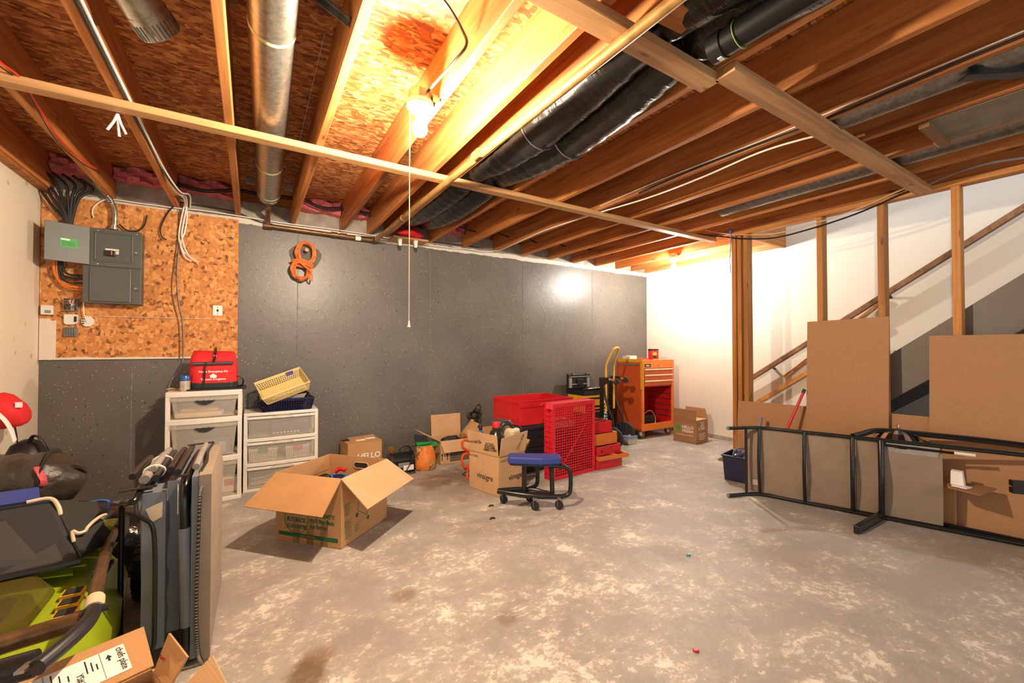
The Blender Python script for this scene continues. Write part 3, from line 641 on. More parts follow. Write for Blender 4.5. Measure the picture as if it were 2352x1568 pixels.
cable('grey lead rising behind the breaker panel', [at(*q, y=4.25) for q in ((200,740), (193,720), (192,700), (194,690))], .003, MT['label'])

def dev(name, label, cat, u, v, w, h, d, mat):
    t = thing(name, label, cat, at(u, v, y=YB-.017) ); return t
t = dev('switch_box', 'small white box at the left edge of the waferboard', 'box', 111,712,0,0,0,None)
MB().prism(rrect(.062,.068,.006), 0, .03, Matrix.Rotation(R(90),4,'X')).build('housing', MT['white'], t, bevel=.004); MB().prism(rrect(.03,.02,.003), .03, .033, Matrix.Translation((.006,0,-.012)) @ Matrix.Rotation(R(90),4,'X')).build('button', MT['greyp'], t)
t = dev('terminal_box', 'open grey telephone terminal box full of thin wires', 'box', 165,700,0,0,0,None)
o = MB().open_box(-.036,-.045,0,.036,.045,.03,.003).build('tray', MT['greyp'], t); o.rotation_euler = (R(90),0,0)
for k in range(9):
    q = [(rnd.uniform(-.03,.03), -.03-rnd.uniform(0,.02), rnd.uniform(-.04,.04)) for _ in range(4)]
    MB().tube(cr(q, 4), .0016, 5).build('wire', (MT['black'], MT['coppero'], MT['label'])[k % 3], t)
t = dev('wall_module', 'square white module below the terminal box', 'box', 165,733,0,0,0,None)
MB().prism([(-.036,.035),(-.036,-.028),(-.024,-.04),(.012,-.04),(.036,-.028),(.036,.035)], 0, .026, Matrix.Rotation(R(90),4,'X')).build('housing', MT['white'], t, bevel=.003)
MB().box((.018,-.029,-.02), (.032,-.025,.02)).build('jack', MT['print_black'], t)
t = dev('terminal_block', 'dark grey finned terminal block under the white module', 'terminal', 163,762,0,0,0,None)
MB().box((-.034,-.016,-.034), (.034,0,.034)).build('base', MT['greyp'], t)
for i in range(5):
    for k in range(5): MB().box((-.031+.013*i,-.022,-.031+.013*k), (-.022+.013*i,-.015,-.022+.013*k)).build('lug', MT['galvd'], t)
t = dev('telephone_jack', 'white octagonal jack right of the square white module', 'box', 203,738,0,0,0,None)
MB().prism([(.036*math.cos(a), .042*math.sin(a)) for a in [R(22.5+45*k) for k in range(8)]], 0, .024, Matrix.Rotation(R(90),4,'X')).build('housing', MT['white'], t, bevel=.004)
for k in range(3): MB().box((-.03,-.026,.012-.016*k), (-.016,-.023,.02-.016*k)).build('slot', MT['print_black'], t)
t = dev('wall_plate', 'ivory wall plate with screws at the right of the waferboard', 'plate', 500,713,0,0,0,None)
MB().prism(rrect(.066,.084,.004), 0, .006, Matrix.Rotation(R(90),4,'X')).build('plate', MT['label'], t, bevel=.002)
MB().prism(rrect(.012,.02,.002), .006, .009, Matrix.Rotation(R(90),4,'X')).build('jack', MT['print_black'], t)
for z in (-.025,.025): MB().lathe([(.004,0),(.004,.002)], 8, Matrix.Translation((0,-.006,z)) @ Matrix.Rotation(R(90),4,'X')).build('screw', MT['galvd'], t)

# orange extension cord hung on a stub
t = thing('extension_cord', 'coiled orange extension cord hanging on the grey wall', 'cord', (.40, 4.235, 1.95))
m = MB(); rnd = random.Random(5)
for k in range(11):
    w, h = .068+.012*rnd.uniform(-1.4,1.4), .090+.012*rnd.uniform(-1.4,1.2)
    m.tube(cr([(.015+w*math.sin(a)+rnd.uniform(-.006,.006), -.022*rnd.random()-.004*k*.5, .075+h*math.cos(a)) for a in [j*math.pi/4 for j in range(8)]], 4, True), .0062, 7, closed=True)
m.build('upper_coil', MT['coppero'], t, smooth=True); m = MB()
for k in range(11):
    w, h = .068+.014*rnd.uniform(-1.4,1.4), .082+.014*rnd.uniform(-1.4,1.2)
    m.tube(cr([(-.022+w*math.sin(a)+rnd.uniform(-.006,.006), -.028*rnd.random()-.004*k*.5, -.085+h*math.cos(a)) for a in [j*math.pi/4 for j in range(8)]], 4, True), .0062, 7, closed=True)
m.build('lower_coil', MT['coppero'], t, smooth=True); m = MB()
for k in range(4):
    m.tube(cr([(-.09,-.03,-.005-.012*k), (-.03,-.045,.01-.012*k), (.04,-.045,-.01-.014*k), (.07,-.03,-.03-.01*k), (.02,-.005,-.03-.01*k), (-.05,-.005,-.02-.01*k)], 5, True), .0062, 7, closed=True)
m.tube(cr([(-.105,-.02,-.01), (-.06,-.045,-.012), (.0,-.05,-.05), (.06,-.045,-.11), (.062,-.04,-.175), (.045,-.04,-.165), (.03,-.04,-.12)], 5), .0062, 7)
m.build('wrap', MT['coppero'], t, smooth=True)
MB().cyl((.02,.06,.1), (.02,-.035,.1), .016, 14).build('pipe_stub', MT['iron'], t, smooth=True)

# ------------------------------------------------------------------ drawer towers
def plan(w, d, bow, n=8, ins=0.0):
    pts = [(-w/2+ins + (w-2*ins)*k/n, -bow*(1-((2*k/n)-1)**2)+ins) for k in range(n+1)]
    return pts + [(w/2-ins, d-ins), (-w/2+ins, d-ins)]
def drawer_tower(label, loc, w, d, tops, slab, bow, scallop):
    t = thing('drawer_tower', label, 'drawers', loc); H = tops[-1]
    fl = MT['white']
    MB().prism(plan(w, d, bow), H-slab, H).build('top', fl, t, bevel=.006)
    MB().prism(plan(w, d, bow*.8), 0, slab*.8).build('base', fl, t, bevel=.004)
    for z in tops[:-1]: MB().prism(plan(w, d, bow), z-slab*.55, z+slab*.45).build('divider', fl, t, bevel=.004)
    for s in (-1, 1):
        for y0, y1 in ((.0,.035), (d-.03,d)): MB().box((s*w/2-(.028 if s>0 else 0), y0, slab*.7), (s*w/2+(0 if s>0 else .028), y1, H-slab*.9)).build('post', fl, t, bevel=.004)
        MB().box((s*(w/2-.004)-.002, .035, slab*.7), (s*(w/2-.004)+.002, d-.03, H-slab*.9)).build('side_panel', MT['frost'], t)
    z0 = 0
    for z1 in tops:
        a, b = z0+slab*(.85 if z0 == 0 else .5), z1-slab*(1.05 if z1 == H else .6)
        ww = w-.062; m = MB(); n = 8; vs = []
        for z, ww2, yo in ((a+.006, ww-(.05 if scallop else .008), .012), (b-.008, ww, .002)):
            vs += [(-ww2/2+ww2*k/n, yo-bow*.9*(1-((2*k/n)-1)**2), z) for k in range(n+1)]
        vs += [(x, y+.004, z) for x, y, z in vs]
        fs = [(k, k+1, n+2+k, n+1+k) for k in range(n)] + [(2*n+2+k, 3*n+3+k, 3*n+4+k, 2*n+3+k) for k in range(n)]
        fs += [(k, 2*n+2+k, 2*n+3+k, k+1) for k in range(n)] + [(n+1+k, n+2+k, 3*n+4+k, 3*n+3+k) for k in range(n)] + [(0, n+1, 3*n+3, 2*n+2), (n, 3*n+2, 4*n+3, 2*n+1)]
        m.add(vs, fs)
        m.box((-ww/2+.02,.03,a+.004), (-ww/2+.023,d-.04,b-.03)); m.box((ww/2-.023,.03,a+.004), (ww/2-.02,d-.04,b-.03)); m.box((-ww/2+.02,d-.04,a+.004), (ww/2-.02,d-.037,b-.03)); m.box((-ww/2+.02,.02,a+.002), (ww/2-.02,d-.04,a+.005))
        dw = m.build('drawer', MT['frost'], t, smooth=False)
        rim = [(-ww/2-.004+(ww+.008)*k/n, -.004-bow*.9*(1-((2*k/n)-1)**2), b-.014) for k in range(n+1)]
        MB().tube(rim, .010 if scallop else .007, 8, flat=1.6).build('rim', MT['frost'] if scallop else fl, dw, smooth=True)
        if scallop:
            cut = [(-.062+.124*k/12, -(.028*math.sin(math.pi*k/12))) for k in range(13)] + [(.062-.124*k/12, .004+.004*math.cos(k*math.pi*.5*1.2)) for k in range(13)]
            MB().prism(cut, 0, .002, Matrix.Translation((.0,-bow*.9-.004,b-.03)) @ Matrix.Rotation(R(90),4,'X')).build('grip_opening', MT['print_black'], dw)
        else:
            MB().tube(cr([(-.085,-bow*.9,b-.035), (-.075,-bow*.9-.012,b-.012), (-.04,-bow*.9-.014,b-.002), (.04,-bow*.9-.014,b-.002), (.075,-bow*.9-.012,b-.012), (.085,-bow*.9,b-.035)], 3), .005, 6).build('handle', MT['frost'], dw, smooth=True)
        z0 = z1
    return t
TW = drawer_tower('taller white three-drawer plastic tower with scalloped grips', (-.29, 3.875, 0), .465, .37, (.325,.62,.84), .04, .025, True)
SW = drawer_tower('shorter white three-drawer plastic tower with arched handles', (.225, 3.985, 0), .545, .295, (.215,.415,.635), .028, .012, False)

def lattice_basket(name, label, cat, loc, rot, w, d, h, tp, mat, pitch=.016, nz=5, clip=None, back=False, group=None):
    t = thing(name, label, cat, loc, rot=rot, group=group)
    m = MB(); corners = lambda z: [(-w/2-tp*z/h, -d/2-tp*z/h), (w/2+tp*z/h, -d/2-tp*z/h), (w/2+tp*z/h, d/2+tp*z/h), (-w/2-tp*z/h, d/2+tp*z/h)]
    lo, hi = .008, h*.82
    for e in range(4):
        a0, b0 = Vector((*corners(lo)[e], lo)), Vector((*corners(lo)[(e+1)%4], lo)); a1, b1 = Vector((*corners(hi)[e], hi)), Vector((*corners(hi)[(e+1)%4], hi))
        n = max(3, int((b0-a0).length/pitch)); nrm = (b0-a0).cross(a1-a0).normalized()
        for k in range(n+1): m.bar(a0.lerp(b0, k/n), a1.lerp(b1, k/n), pitch*.42, .002, up=nrm)
        for k in range(nz+1): m.bar(a0.lerp(a1, k/nz), b0.lerp(b1, k/nz), pitch*.36, .002, up=nrm)
    m.build('lattice', mat, t)
    b = MB(); b.box((-w/2,-d/2,0), (w/2,d/2,.004)); b.build('base', mat, t)
    r = MB()
    for e in range(4):
        p0, p1 = corners(h)[e], corners(h)[(e+1)%4]; q0, q1 = corners(hi)[e], corners(hi)[(e+1)%4]
        r.sheet((*q0, hi), (*q1, hi), (*p1, h), (*p0, h), .003)
    r.tube([(*c, h) for c in corners(h)], .006, 6, closed=True); r.build('rim', mat, t)
    if clip and back: MB().box((.06,d/2+tp-.01,h*.45), (.12,d/2+tp+.004,h*.95)).build('clip', clip, t, bevel=.003)
    elif clip: MB().box((-.035,-d/2-tp-.008,h*.6), (.035,-d/2-tp+.004,h+.004)).build('clip', clip, t, bevel=.003)
    return t
# things inside the small tower
lattice_basket('plastic_basket', 'small white lattice basket with a green clip inside the middle drawer', 'basket', (.09,4.115,.23), (0,0,0), .18,.15,.105,.012, MT['white'], .013, 5, plain('green_clip', (.02,.16,.04), .5))
lattice_basket('plastic_basket', 'small white lattice basket with a red clip inside the middle drawer', 'basket', (.345,4.115,.23), (0,0,0), .16,.15,.10,.012, MT['white'], .013, 5, MT['red'])
t = thing('black_case', 'black case with pale studs inside the top drawer', 'case', (.26,4.13,.43))
MB().box((-.12,-.09,0), (.17,.1,.11)).build('body', MT['navy'], t, bevel=.01)
for k in range(8): MB().box((-.10+.026*k,-.094,.015), (-.086+.026*k,-.088,.024)).build('stud', MT['label'], t)
t = thing('folded_papers', 'folded newspapers and plastic inside the bottom drawer', 'papers', (.10,4.1,.034))
for k in range(4): MB().tube(cr([(-.1,-.05+.01*k,.012+.012*k), (.02,-.06,.02+.016*k), (.12,-.04,.05+.018*k)], 5), .008, 8, flat=.45).build('fold', (MT['label'], MT['white'], plain('pale_green_paper', (.42,.5,.36), .7), MT['label'])[k], t, smooth=True)
t = thing('booklet', 'slate-blue booklet standing inside the middle drawer of the tall tower', 'book', (-.245,3.893,.348))
MB().box((-.11,0,0), (.11,.008,.13)).build('cover', MT['purple'], t)
for k in range(6): MB().box((.045+.007*k,-.001,.02), (.047+.007*k,0,.10)).build('print_line', MT['print_white'], t)
MB().box((-.104,.008,.002), (.108,.011,.128)).build('pages', MT['label'], t)
t = thing('folded_cloth', 'tan folded cloth inside the top drawer of the tall tower', 'cloth', (-.33,4.0,.645))
MB().prism(rrect(.3,.2,.03), 0, .035).build('fold', MT['beige'], t, bevel=.012); MB().prism(rrect(.24,.16,.03), .035, .06).build('fold', MT['card2'], t, bevel=.012)
t = thing('small_carton', 'small white carton inside the bottom drawer of the tall tower', 'box', (-.14,3.99,.042))
MB().box((-.05,-.04,0), (.05,.04,.11)).build('carton', MT['white'], t, bevel=.003); MB().box((-.03,-.042,.05), (.03,-.039,.1)).build('band', MT['redpr'], t)

# on the taller tower
t = thing('emergency_bag', 'red emergency backpack with white lettering on the taller drawer tower', 'bag', (-.245,4.04,.862))
body = MB(); prof = [(.150,.105,0), (.156,.108,.05), (.152,.10,.15), (.146,.088,.22), (.136,.06,.255), (.130,.02,.275)]
rings = []
for hw, hd, z in prof:
    rings.append([(x, y, z + (.004*math.sin(x*40) if z > .15 else 0)) for x, y in rrect(2*hw, 2*hd, min(hw,hd)*.6, 3)])
n = len(rings[0])
for r_ in rings: body.v += r_
body.f = [(i*n+k, i*n+(k+1)%n, (i+1)*n+(k+1)%n, (i+1)*n+k) for i in range(len(rings)-1) for k in range(n)] + [tuple(range(n-1,-1,-1)), tuple((len(rings)-1)*n+k for k in range(n))]
body.build('body', MT['redf'], t, smooth=True)
MB().prism(rrect(.312,.216,.05), -.012, .035).build('bottom_panel', MT['black'], t, bevel=.006)
MB().bar((-.128,-.108,.178), (.128,-.108,.183), .006, .024, up=(0,0,1)).build('zipper', MT['black'], t)
MB().bar((-.125,-.1125,.181), (.125,-.1125,.185), .002, .004).build('zip_piping', MT['greyp'], t)
MB().tube(cr([(.0,-.105,.19), (.01,-.102,.225), (.012,-.08,.262), (.01,-.02,.284), (.0,.03,.28)], 5), .022, 8, flat=.3).build('top_strap', MT['black'], t, smooth=True)
MB().lathe([(.011,0),(.011,.004),(.006,.007)], 14, Matrix.Translation((.012,-.104,.24)) @ Matrix.Rotation(R(70),4,'X')).build('snap', MT['chrome'], t, smooth=True)
MB().tube(cr([(-.045,-.11,.19), (-.05,-.135,.13), (-.055,-.125,.05), (-.07,-.12,-.005)], 5), .006, 6, flat=.6).build('web_strap', MT['black'], t, smooth=True)
MB().tube(cr([(.145,-.06,.08), (.19,-.05,.05), (.185,-.04,.0), (.145,-.03,-.005)], 5), .012, 6, flat=.35).build('side_strap', MT['black'], t, smooth=True)
text('Home Emergency Kit', .021, t, (-.0,-.1115,.118), (R(92),0,0), MT['print_white'], bold=.0006); text("Trousse d'urgence", .021, t, (0,-.1125,.06), (R(92),0,0), MT['print_white'], bold=.0006)
MB().prism([(-.02,0),(.02,0),(.02,.014),(.026,.014),(0,.034),(-.026,.014),(-.02,.014)], 0, .001, Matrix.Translation((0,-.1118,.070)) @ Matrix.Rotation(R(90),4,'X')).build('house_mark', MT['print_white'], t)
t = thing('sled_tray', 'flat black plastic tray under the red bag', 'tray', (-.235,4.03,.841))
MB().box((-.185,-.12,0), (.205,.13,.006)).build('plate', MT['black'], t, bevel=.003); 
for s in (-1,1): MB().bar((-.185,s*.12,.009), (.2,s*.12,.009), .008, .006).build('rail', MT['black'], t)
t = thing('drink_can', 'blue and silver can beside the red bag', 'can', at(425,893,y=3.935)); t.location.z = .841
MB().lathe([(.024,0),(.030,.006),(.032,.012),(.032,.075)], 22).build('can_body', plain('can_pale', (.62,.55,.44), .35, .5, var=.3, vscale=30), t, smooth=True)
MB().lathe([(.0322,.075),(.0322,.108),(.027,.118),(.024,.120),(.022,.117)], 22).build('can_top', plain('can_blue', (.04,.12,.35), .3, .5), t, smooth=True)
MB().box((-.008,-.008,.117), (.010,.006,.122)).build('tab', MT['blackm'], t)
t = thing('paper_scrap', 'small crumpled pale paper beside the can on the tall tower', 'paper', (-.505,4.03,.841))
MB().tube(cr([(-.03,0,.008),(0,.01,.014),(.03,-.01,.01)],4), .012, 7, flat=.5).build('crumple', MT['card2'], t, smooth=True)
# on the shorter tower
lattice_basket('plastic_basket', 'shallow navy lattice basket on the shorter drawer tower', 'basket', (.255,4.10,.636), (0,0,R(3)), .36,.24,.10,.022, MT['navy'], .017, 4)
lattice_basket('plastic_basket', 'black lattice basket tipped on edge behind the yellow one', 'basket', (.39,4.17,.70), (R(14),R(-58),0), .16,.12,.09,.008, MT['black'], .014, 4)
t = thing('tray', 'shallow pale grey tray lying in the navy basket under the yellow basket', 'tray', (.235,4.10,.722), rot=(0,R(-4),0))
MB().open_box(-.15,-.10,0,.15,.10,.04,.003,.022).build('pan', plain('pale_grey_plastic', (.50,.44,.38), .45), t)
lattice_basket('plastic_basket', 'pale yellow lattice basket with a purple clip, tilted on top of the stack', 'basket', (.245,4.05,.80), (R(27),R(-20),R(4)), .32,.22,.085,.022, MT['lemon'], .015, 4, plain('violet_clip', (.10,.07,.42), .4), back=True)

# ------------------------------------------------------------------ left foreground
def W_(o):                      # built in room coordinates: shift into the parent's frame
    o.location = Vector(o.location) - o.parent.location; return o
def lump(pts_radii, n=14, wob=.1, seed=0, squash=1.0, axis='x'):
    r = random.Random(seed); m = MB(); ph = [r.uniform(0,6) for _ in range(6)]
    for i, (c, rad) in enumerate(pts_radii):
        for k in range(n):
            a = 2*math.pi*k/n; rr = rad*(1 + wob*(.5*math.sin(3*a+ph[0]+i*.9) + .4*math.sin(5*a+ph[1]-i*1.3) + .3*math.sin(2*a+ph[2]+i*.5)))
            if axis == 'x': m.v.append((c[0], c[1]+rr*math.cos(a), c[2]+rr*squash*math.sin(a)))
            else: m.v.append((c[0]+rr*math.cos(a), c[1]+rr*squash*math.sin(a), c[2]))
    L = len(pts_radii)
    m.f = [(i*n+k, i*n+(k+1)%n, (i+1)*n+(k+1)%n, (i+1)*n+k) for i in range(L-1) for k in range(n)] + [tuple(range(n-1,-1,-1)), tuple((L-1)*n+k for k in range(n))]
    return m

# folded guest bed standing on edge
t = thing('folding_bed', 'folded guest bed on edge with taupe and slate mattress and black tubes', 'folding bed', (-.28, 2.2, 0))
def soft(lo, hi, seed, amp=.006, ny=7, nz=9):
    m = MB(); r = random.Random(seed); (x0,y0,z0),(x1,y1,z1) = lo, hi; w = ny+1
    def side(x, sg):
        out = []
        for k in range(nz+1):
            for i in range(ny+1):
                e = min(i, ny-i, k, nz-k); out.append((x + sg*((.0 if e == 0 else .010) + r.uniform(-amp,amp)*(e > 0)), y0+(y1-y0)*i/ny + (r.uniform(-amp,amp) if e else 0), z0+(z1-z0)*k/nz))
        return out
    A, B = side(x1, 1), side(x0, -1); n = len(A); m.v = A+B
    for k in range(nz):
        for i in range(ny):
            a = k*w+i; m.f += [(a, a+1, a+w+1, a+w), (n+a, n+a+w, n+a+w+1, n+a+1)]
    for i in range(ny): m.f += [(i, n+i, n+i+1, i+1), (nz*w+i, nz*w+i+1, n+nz*w+i+1, n+nz*w+i)]
    for k in range(nz): m.f += [(k*w, (k+1)*w, n+(k+1)*w, n+k*w), (k*w+ny, n+k*w+ny, n+(k+1)*w+ny, (k+1)*w+ny)]
    return m
W_(soft((-.160,1.93,.012), (-.122,2.5,.69), 1).build('mattress', MT['suede'], t, smooth=True))
W_(soft((-.182,1.94,.02), (-.162,2.49,.685), 2, .003).build('mattress_side', MT['slate'], t, smooth=True))
zp = cr([(-.152,2.5,.70), (-.158,2.3,.703), (-.150,2.12,.70), (-.158,2.0,.69), (-.148,1.945,.655), (-.155,1.925,.62), (-.160,1.92,.4), (-.162,1.92,.2), (-.155,1.922,.05), (-.14,1.925,.0)], 8)
W_(MB().tube(zp, .0055, 6).build('zipper', MT['black'], t, smooth=True))
m = MB()
for i in range(0, len(zp)-1):
    for f in (.0,.5):
        p = zp[i].lerp(zp[i+1], f); m.box(p+Vector((-.004,-.0085,-.0022)), p+Vector((.004,-.004,.0022)))
W_(m.build('zipper_teeth', MT['galv'], t))
W_(soft((-.328,1.985,.07), (-.262,2.49,.635), 3, .008).build('mattress', MT['slate'], t, smooth=True))
W_(soft((-.262,2.02,.10), (-.222,2.49,.66), 4, .006).build('mattress', MT['slate'], t, smooth=True))
W_(MB().tube(cr([(-.205,2.49,.665), (-.205,2.2,.668), (-.206,2.03,.664), (-.206,1.975,.63), (-.204,1.955,.55), (-.198,1.955,.3), (-.192,1.955,.05)], 6), .0135, 12).build('frame_tube', MT['blackm'], t, smooth=True))
W_(MB().tube([(-.2035,1.955,.50), (-.198,1.955,.30), (-.194,1.955,.14)], .0185, 12).build('foam_sleeve', MT['slate'], t, smooth=True))
W_(MB().lathe([(.012,0),(.017,.004),(.017,.04),(.0135,.045)], 12, Matrix.Translation((-.192,1.955,.008))).build('foot', MT['blackrub'], t, smooth=True))
W_(MB().tube(cr([(-.342,2.49,.66), (-.342,2.1,.645), (-.342,1.975,.63), (-.348,1.95,.622)], 5), .0135, 12).build('frame_tube', MT['blackm'], t, smooth=True))
W_(MB().tube(cr([(-.352,1.97,.615), (-.38,2.03,.60), (-.408,2.12,.575), (-.418,2.17,.52), (-.42,2.18,.3), (-.42,2.18,.02)], 6), .0095, 10).build('leg', MT['blackm'], t, smooth=True))
W_(MB().tube(cr([(-.342,1.96,.615), (-.335,1.955,.575), (-.315,1.95,.555), (-.295,1.948,.53), (-.286,1.948,.45), (-.284,1.948,.2), (-.287,1.95,.10), (-.31,1.955,.06), (-.34,1.96,.045)], 6), .007, 8).build('leg', MT['blackm'], t, smooth=True))
for x, y0, z, mt, r in ((-.335,2.06,.668,'grey',.017), (-.298,2.03,.676,'blackm',.0125), (-.318,2.12,.690,'grey',.012), (-.262,2.1,.685,'blackm',.0125), (-.232,2.02,.69,'blackm',.0125), (-.18,2.05,.697,'grey',.012), (-.385,2.15,.664,'blackm',.012)):
    W_(MB().tube([(x,y0,z), (x,2.3,z+.006), (x,2.49,z)], r, 10).build('cross_tube', MT[mt], t, smooth=True))
for y0 in (2.14, 2.31): W_(MB().tube([(-.3175+.033*math.cos(a), y0, .676+.024*math.sin(a)) for a in [k*math.pi/6 for k in range(12)]], .0045, 6, closed=True).build('white_tie', MT['white'], t, smooth=True))
for x0, x1, y0, z in ((-.395,-.29,2.0,.652), (-.245,-.195,1.985,.682), (-.25,-.15,2.49,.702)): W_(MB().bar((x0,y0,z), (x1,y0,z+.004), .022, .004).build('bracket', MT['blackm'], t))
W_(MB().bar((-.226,1.985,.655), (-.226,1.985,.545), .003, .014, up=(0,1,0)).build('care_label', MT['label'], t))
W_(MB().sheet((-.318,1.982,.58), (-.27,1.982,.60), (-.272,1.982,.545), (-.30,1.982,.53), .002).build('tan_patch', MT['beige'], t))

# lawn mower
t = thing('lawn_mower', 'lime green lawn mower with its dark handle folded forward', 'lawn mower', (-.72, 2.05, 0))
sec = [(1.40,.30,.30), (1.5,.33,.35), (1.75,.325,.37), (2.0,.315,.37), (2.2,.30,.35), (2.4,.275,.33), (2.55,.23,.30), (2.62,.17,.24)]
m = MB(); n = 12
for y, hw, z in sec:
    m.v += [(-.72+hw*c, y, zz) for c, zz in ((-1.0,.09), (-1.02,.2), (-.93,z*.72), (-.72,z*.93), (-.4,z), (0,z*1.03), (.4,z), (.72,z*.93), (.93,z*.72), (1.02,.2), (1.0,.09), (0,.085))]
m.f = [(i*n+k, i*n+(k+1)%n, (i+1)*n+(k+1)%n, (i+1)*n+k) for i in range(len(sec)-1) for k in range(n)] + [tuple(range(n-1,-1,-1)), tuple((len(sec)-1)*n+k for k in range(n))]
W_(m.build('deck', MT['lime'], t, smooth=True))
W_(MB().prism([(-.95,1.56),(-.56,1.56),(-.51,1.70),(-.51,1.86),(-.58,1.98),(-.95,1.98)], .385, .43).build('battery_cover', MT['smoke'], t, bevel=.02))
W_(MB().prism([(-.9,1.60),(-.62,1.60),(-.585,1.70),(-.60,1.90),(-.9,1.90)], .38, .405).build('battery', MT['black'], t, bevel=.01))
W_(MB().box((-.72,1.63,.4302), (-.60,1.74,.4315)).build('cover_label', MT['foil'], t))
for k, (x, y) in enumerate(((-.488,1.93), (-.478,1.86), (-.468,1.79))):
    o = W_(MB().box((x-.026,y-.024,.352), (x+.026,y+.026,.366)).build('indicator', MT['yellow'], t)); MB().box((x-.021,y-.019,.366), (x+.021,y+.021,.368)).build('screen', MT['print_black'], o)
W_(MB().box((-.475,2.06,.338), (-.44,2.18,.352)).build('name_plate', MT['print_black'], t))
text('Brushless', .022, t, (.262,.06,.3535), (0,R(14),R(68)), MT['print_white'])
W_(MB().box((-.62,2.30,.33), (-.47,2.42,.44)).build('discharge_chute', MT['lime'], t, bevel=.015))
for k in range(3): W_(MB().sheet((-.60+.03*k,2.04+.06*k,.385), (-.52+.02*k,2.05+.06*k,.372), (-.53+.02*k,2.09+.06*k,.38), (-.62+.03*k,2.08+.06*k,.395), .006).build('vent_rib', MT['lime'], t))
hz = W_(MB().prism([(-.06,-.045),(.0,-.06),(.05,-.03),(.05,.05),(-.06,.05)], 0, .002, Matrix.Translation((-.447,2.33,.17)) @ Matrix.Rotation(R(90),4,'Z') @ Matrix.Rotation(R(90),4,'X')).build('warning_label', plain('warn_yellow', (.6,.48,.05), .5), t)); 
MB().box((-.4445,2.295,.175), (-.443,2.365,.2)).build('warning_strip', MT['label'], hz)
def wheel(parent, c, r, w, axis=(1,0,0), tread=True, hub=MT['greyp'], name='wheel'):
    c = Vector(c); ax = Vector(axis).normalized(); q = Vector((0,0,1)).rotation_difference(ax).to_matrix().to_4x4(); M = Matrix.Translation(c) @ q
    o = MB().lathe([(r*.62,-w/2),(r*.9,-w/2),(r,-w/2*.7),(r,w/2*.7),(r*.9,w/2),(r*.62,w/2)], 26, M).build(name, MT['blackrub'], parent, smooth=True)
    if tread:
        m = MB()
        for k in range(22):
            a = 2*math.pi*k/22; m.box((r*.97,-r*.05,-w/2*.9), (r*1.03,r*.05,w/2*.9), M @ Matrix.Rotation(a,4,'Z'))
        m.build('tread', MT['blackrub'], o)
    MB().lathe([(r*.6,-w*.42),(r*.6,w*.42),(r*.2,w*.55),(r*.05,w*.55)], 20, M).build('hub', hub, o, smooth=True)
    return o
for c, r in (((-.42,2.60,.125),.125), ((-1.03,2.60,.125),.125), ((-.44,1.60,.09),.09), ((-1.0,1.60,.09),.09)):
    o = wheel(t, c, r, .055); W_(o)
    for ch in o.children: pass
W_(MB().tube(cr([(-.385,2.60,.23), (-.375,2.60,.17)], 3), .014, 8, flat=.5).build('wheel_trim', MT['label'], t, smooth=True))
W_(MB().tube(cr([(-.475,2.45,.40), (-.462,2.25,.415), (-.42,1.95,.44), (-.375,1.68,.465), (-.352,1.56,.475)], 5), .0165, 14).build('handle_tube', MT['iron'], t, smooth=True))
W_(MB().tube([(-.356,1.58,.474), (-.343,1.51,.478)], .021, 14).build('tube_collar', MT['beige'], t, smooth=True))
W_(MB().tube(cr([(-.343,1.51,.478), (-.34,1.45,.48), (-.355,1.38,.48), (-.385,1.31,.475)], 5), .0175, 14).build('grip', MT['black'], t, smooth=True))
W_(MB().tube(cr([(-.36,1.475,.475), (-.44,1.47,.472), (-.56,1.44,.475), (-.95,1.38,.475)], 5), .022, 12).build('handle_bar', MT['iron'], t, smooth=True))
W_(MB().tube(cr([(-.40,1.36,.46), (-.48,1.36,.458), (-.62,1.34,.46), (-.95,1.28,.46)], 5), .028, 12).build('control_housing', MT['blackm'], t, smooth=True))
W_(MB().bar((-.40,1.345,.475), (-.405,1.29,.485), .016, .006).build('lever', MT['galv'], t))
W_(MB().box((-.495,2.33,.36), (-.445,2.45,.43)).build('pivot_clamp', MT['black'], t, bevel=.01)); W_(MB().tube([(-.385,1.50,.478),(-.315,1.515,.478)], .010, 10).build('cam_lever', MT['black'], t, smooth=True))

# grass catcher resting on the mower
t = thing('grass_catcher', 'black grass catcher bag with a pale wire frame lying on the mower', 'grass bag', (-.82, 2.15, .40))
A, B, Cc, D = Vector((-1.15,1.93,.43)), Vector((-.492,2.015,.43)), Vector((-.612,2.19,.605)), Vector((-1.2,2.08,.615))
back = Vector((.05,.26,-.03))
W_(MB().hexa([A, B, B+back, A+back, D, Cc, Cc+back*.6+Vector((0,0,-.03)), D+back*.6]).build('bag', MT['dark'], t, bevel=.012))
nn = (B-A).cross(D-A).normalized()
W_(MB().sheet(A.lerp(Cc,.06)-nn*.004, B.lerp(D,.06)-nn*.004, Cc.lerp(A,.06)-nn*.004, D.lerp(B,.06)-nn*.004, .003).build('rigid_panel', plain('charcoal_panel', (.035,.035,.035), .7), t))
W_(MB().tube([A-nn*.006, B-nn*.006], .012, 8).build('lower_lip', MT['blackm'], t, smooth=True)); W_(MB().tube([D-nn*.006, Cc-nn*.006], .010, 8).build('upper_lip', MT['black'], t, smooth=True))
W_(MB().tube(cr([Cc+Vector((-.06,-.012,.008)), Cc+Vector((-.005,0,.008)), Cc+Vector((.022,-.02,-.02)), Cc+Vector((.032,-.035,-.05))], 5), .0065, 8).build('frame_wire', MT['beige'], t, smooth=True))
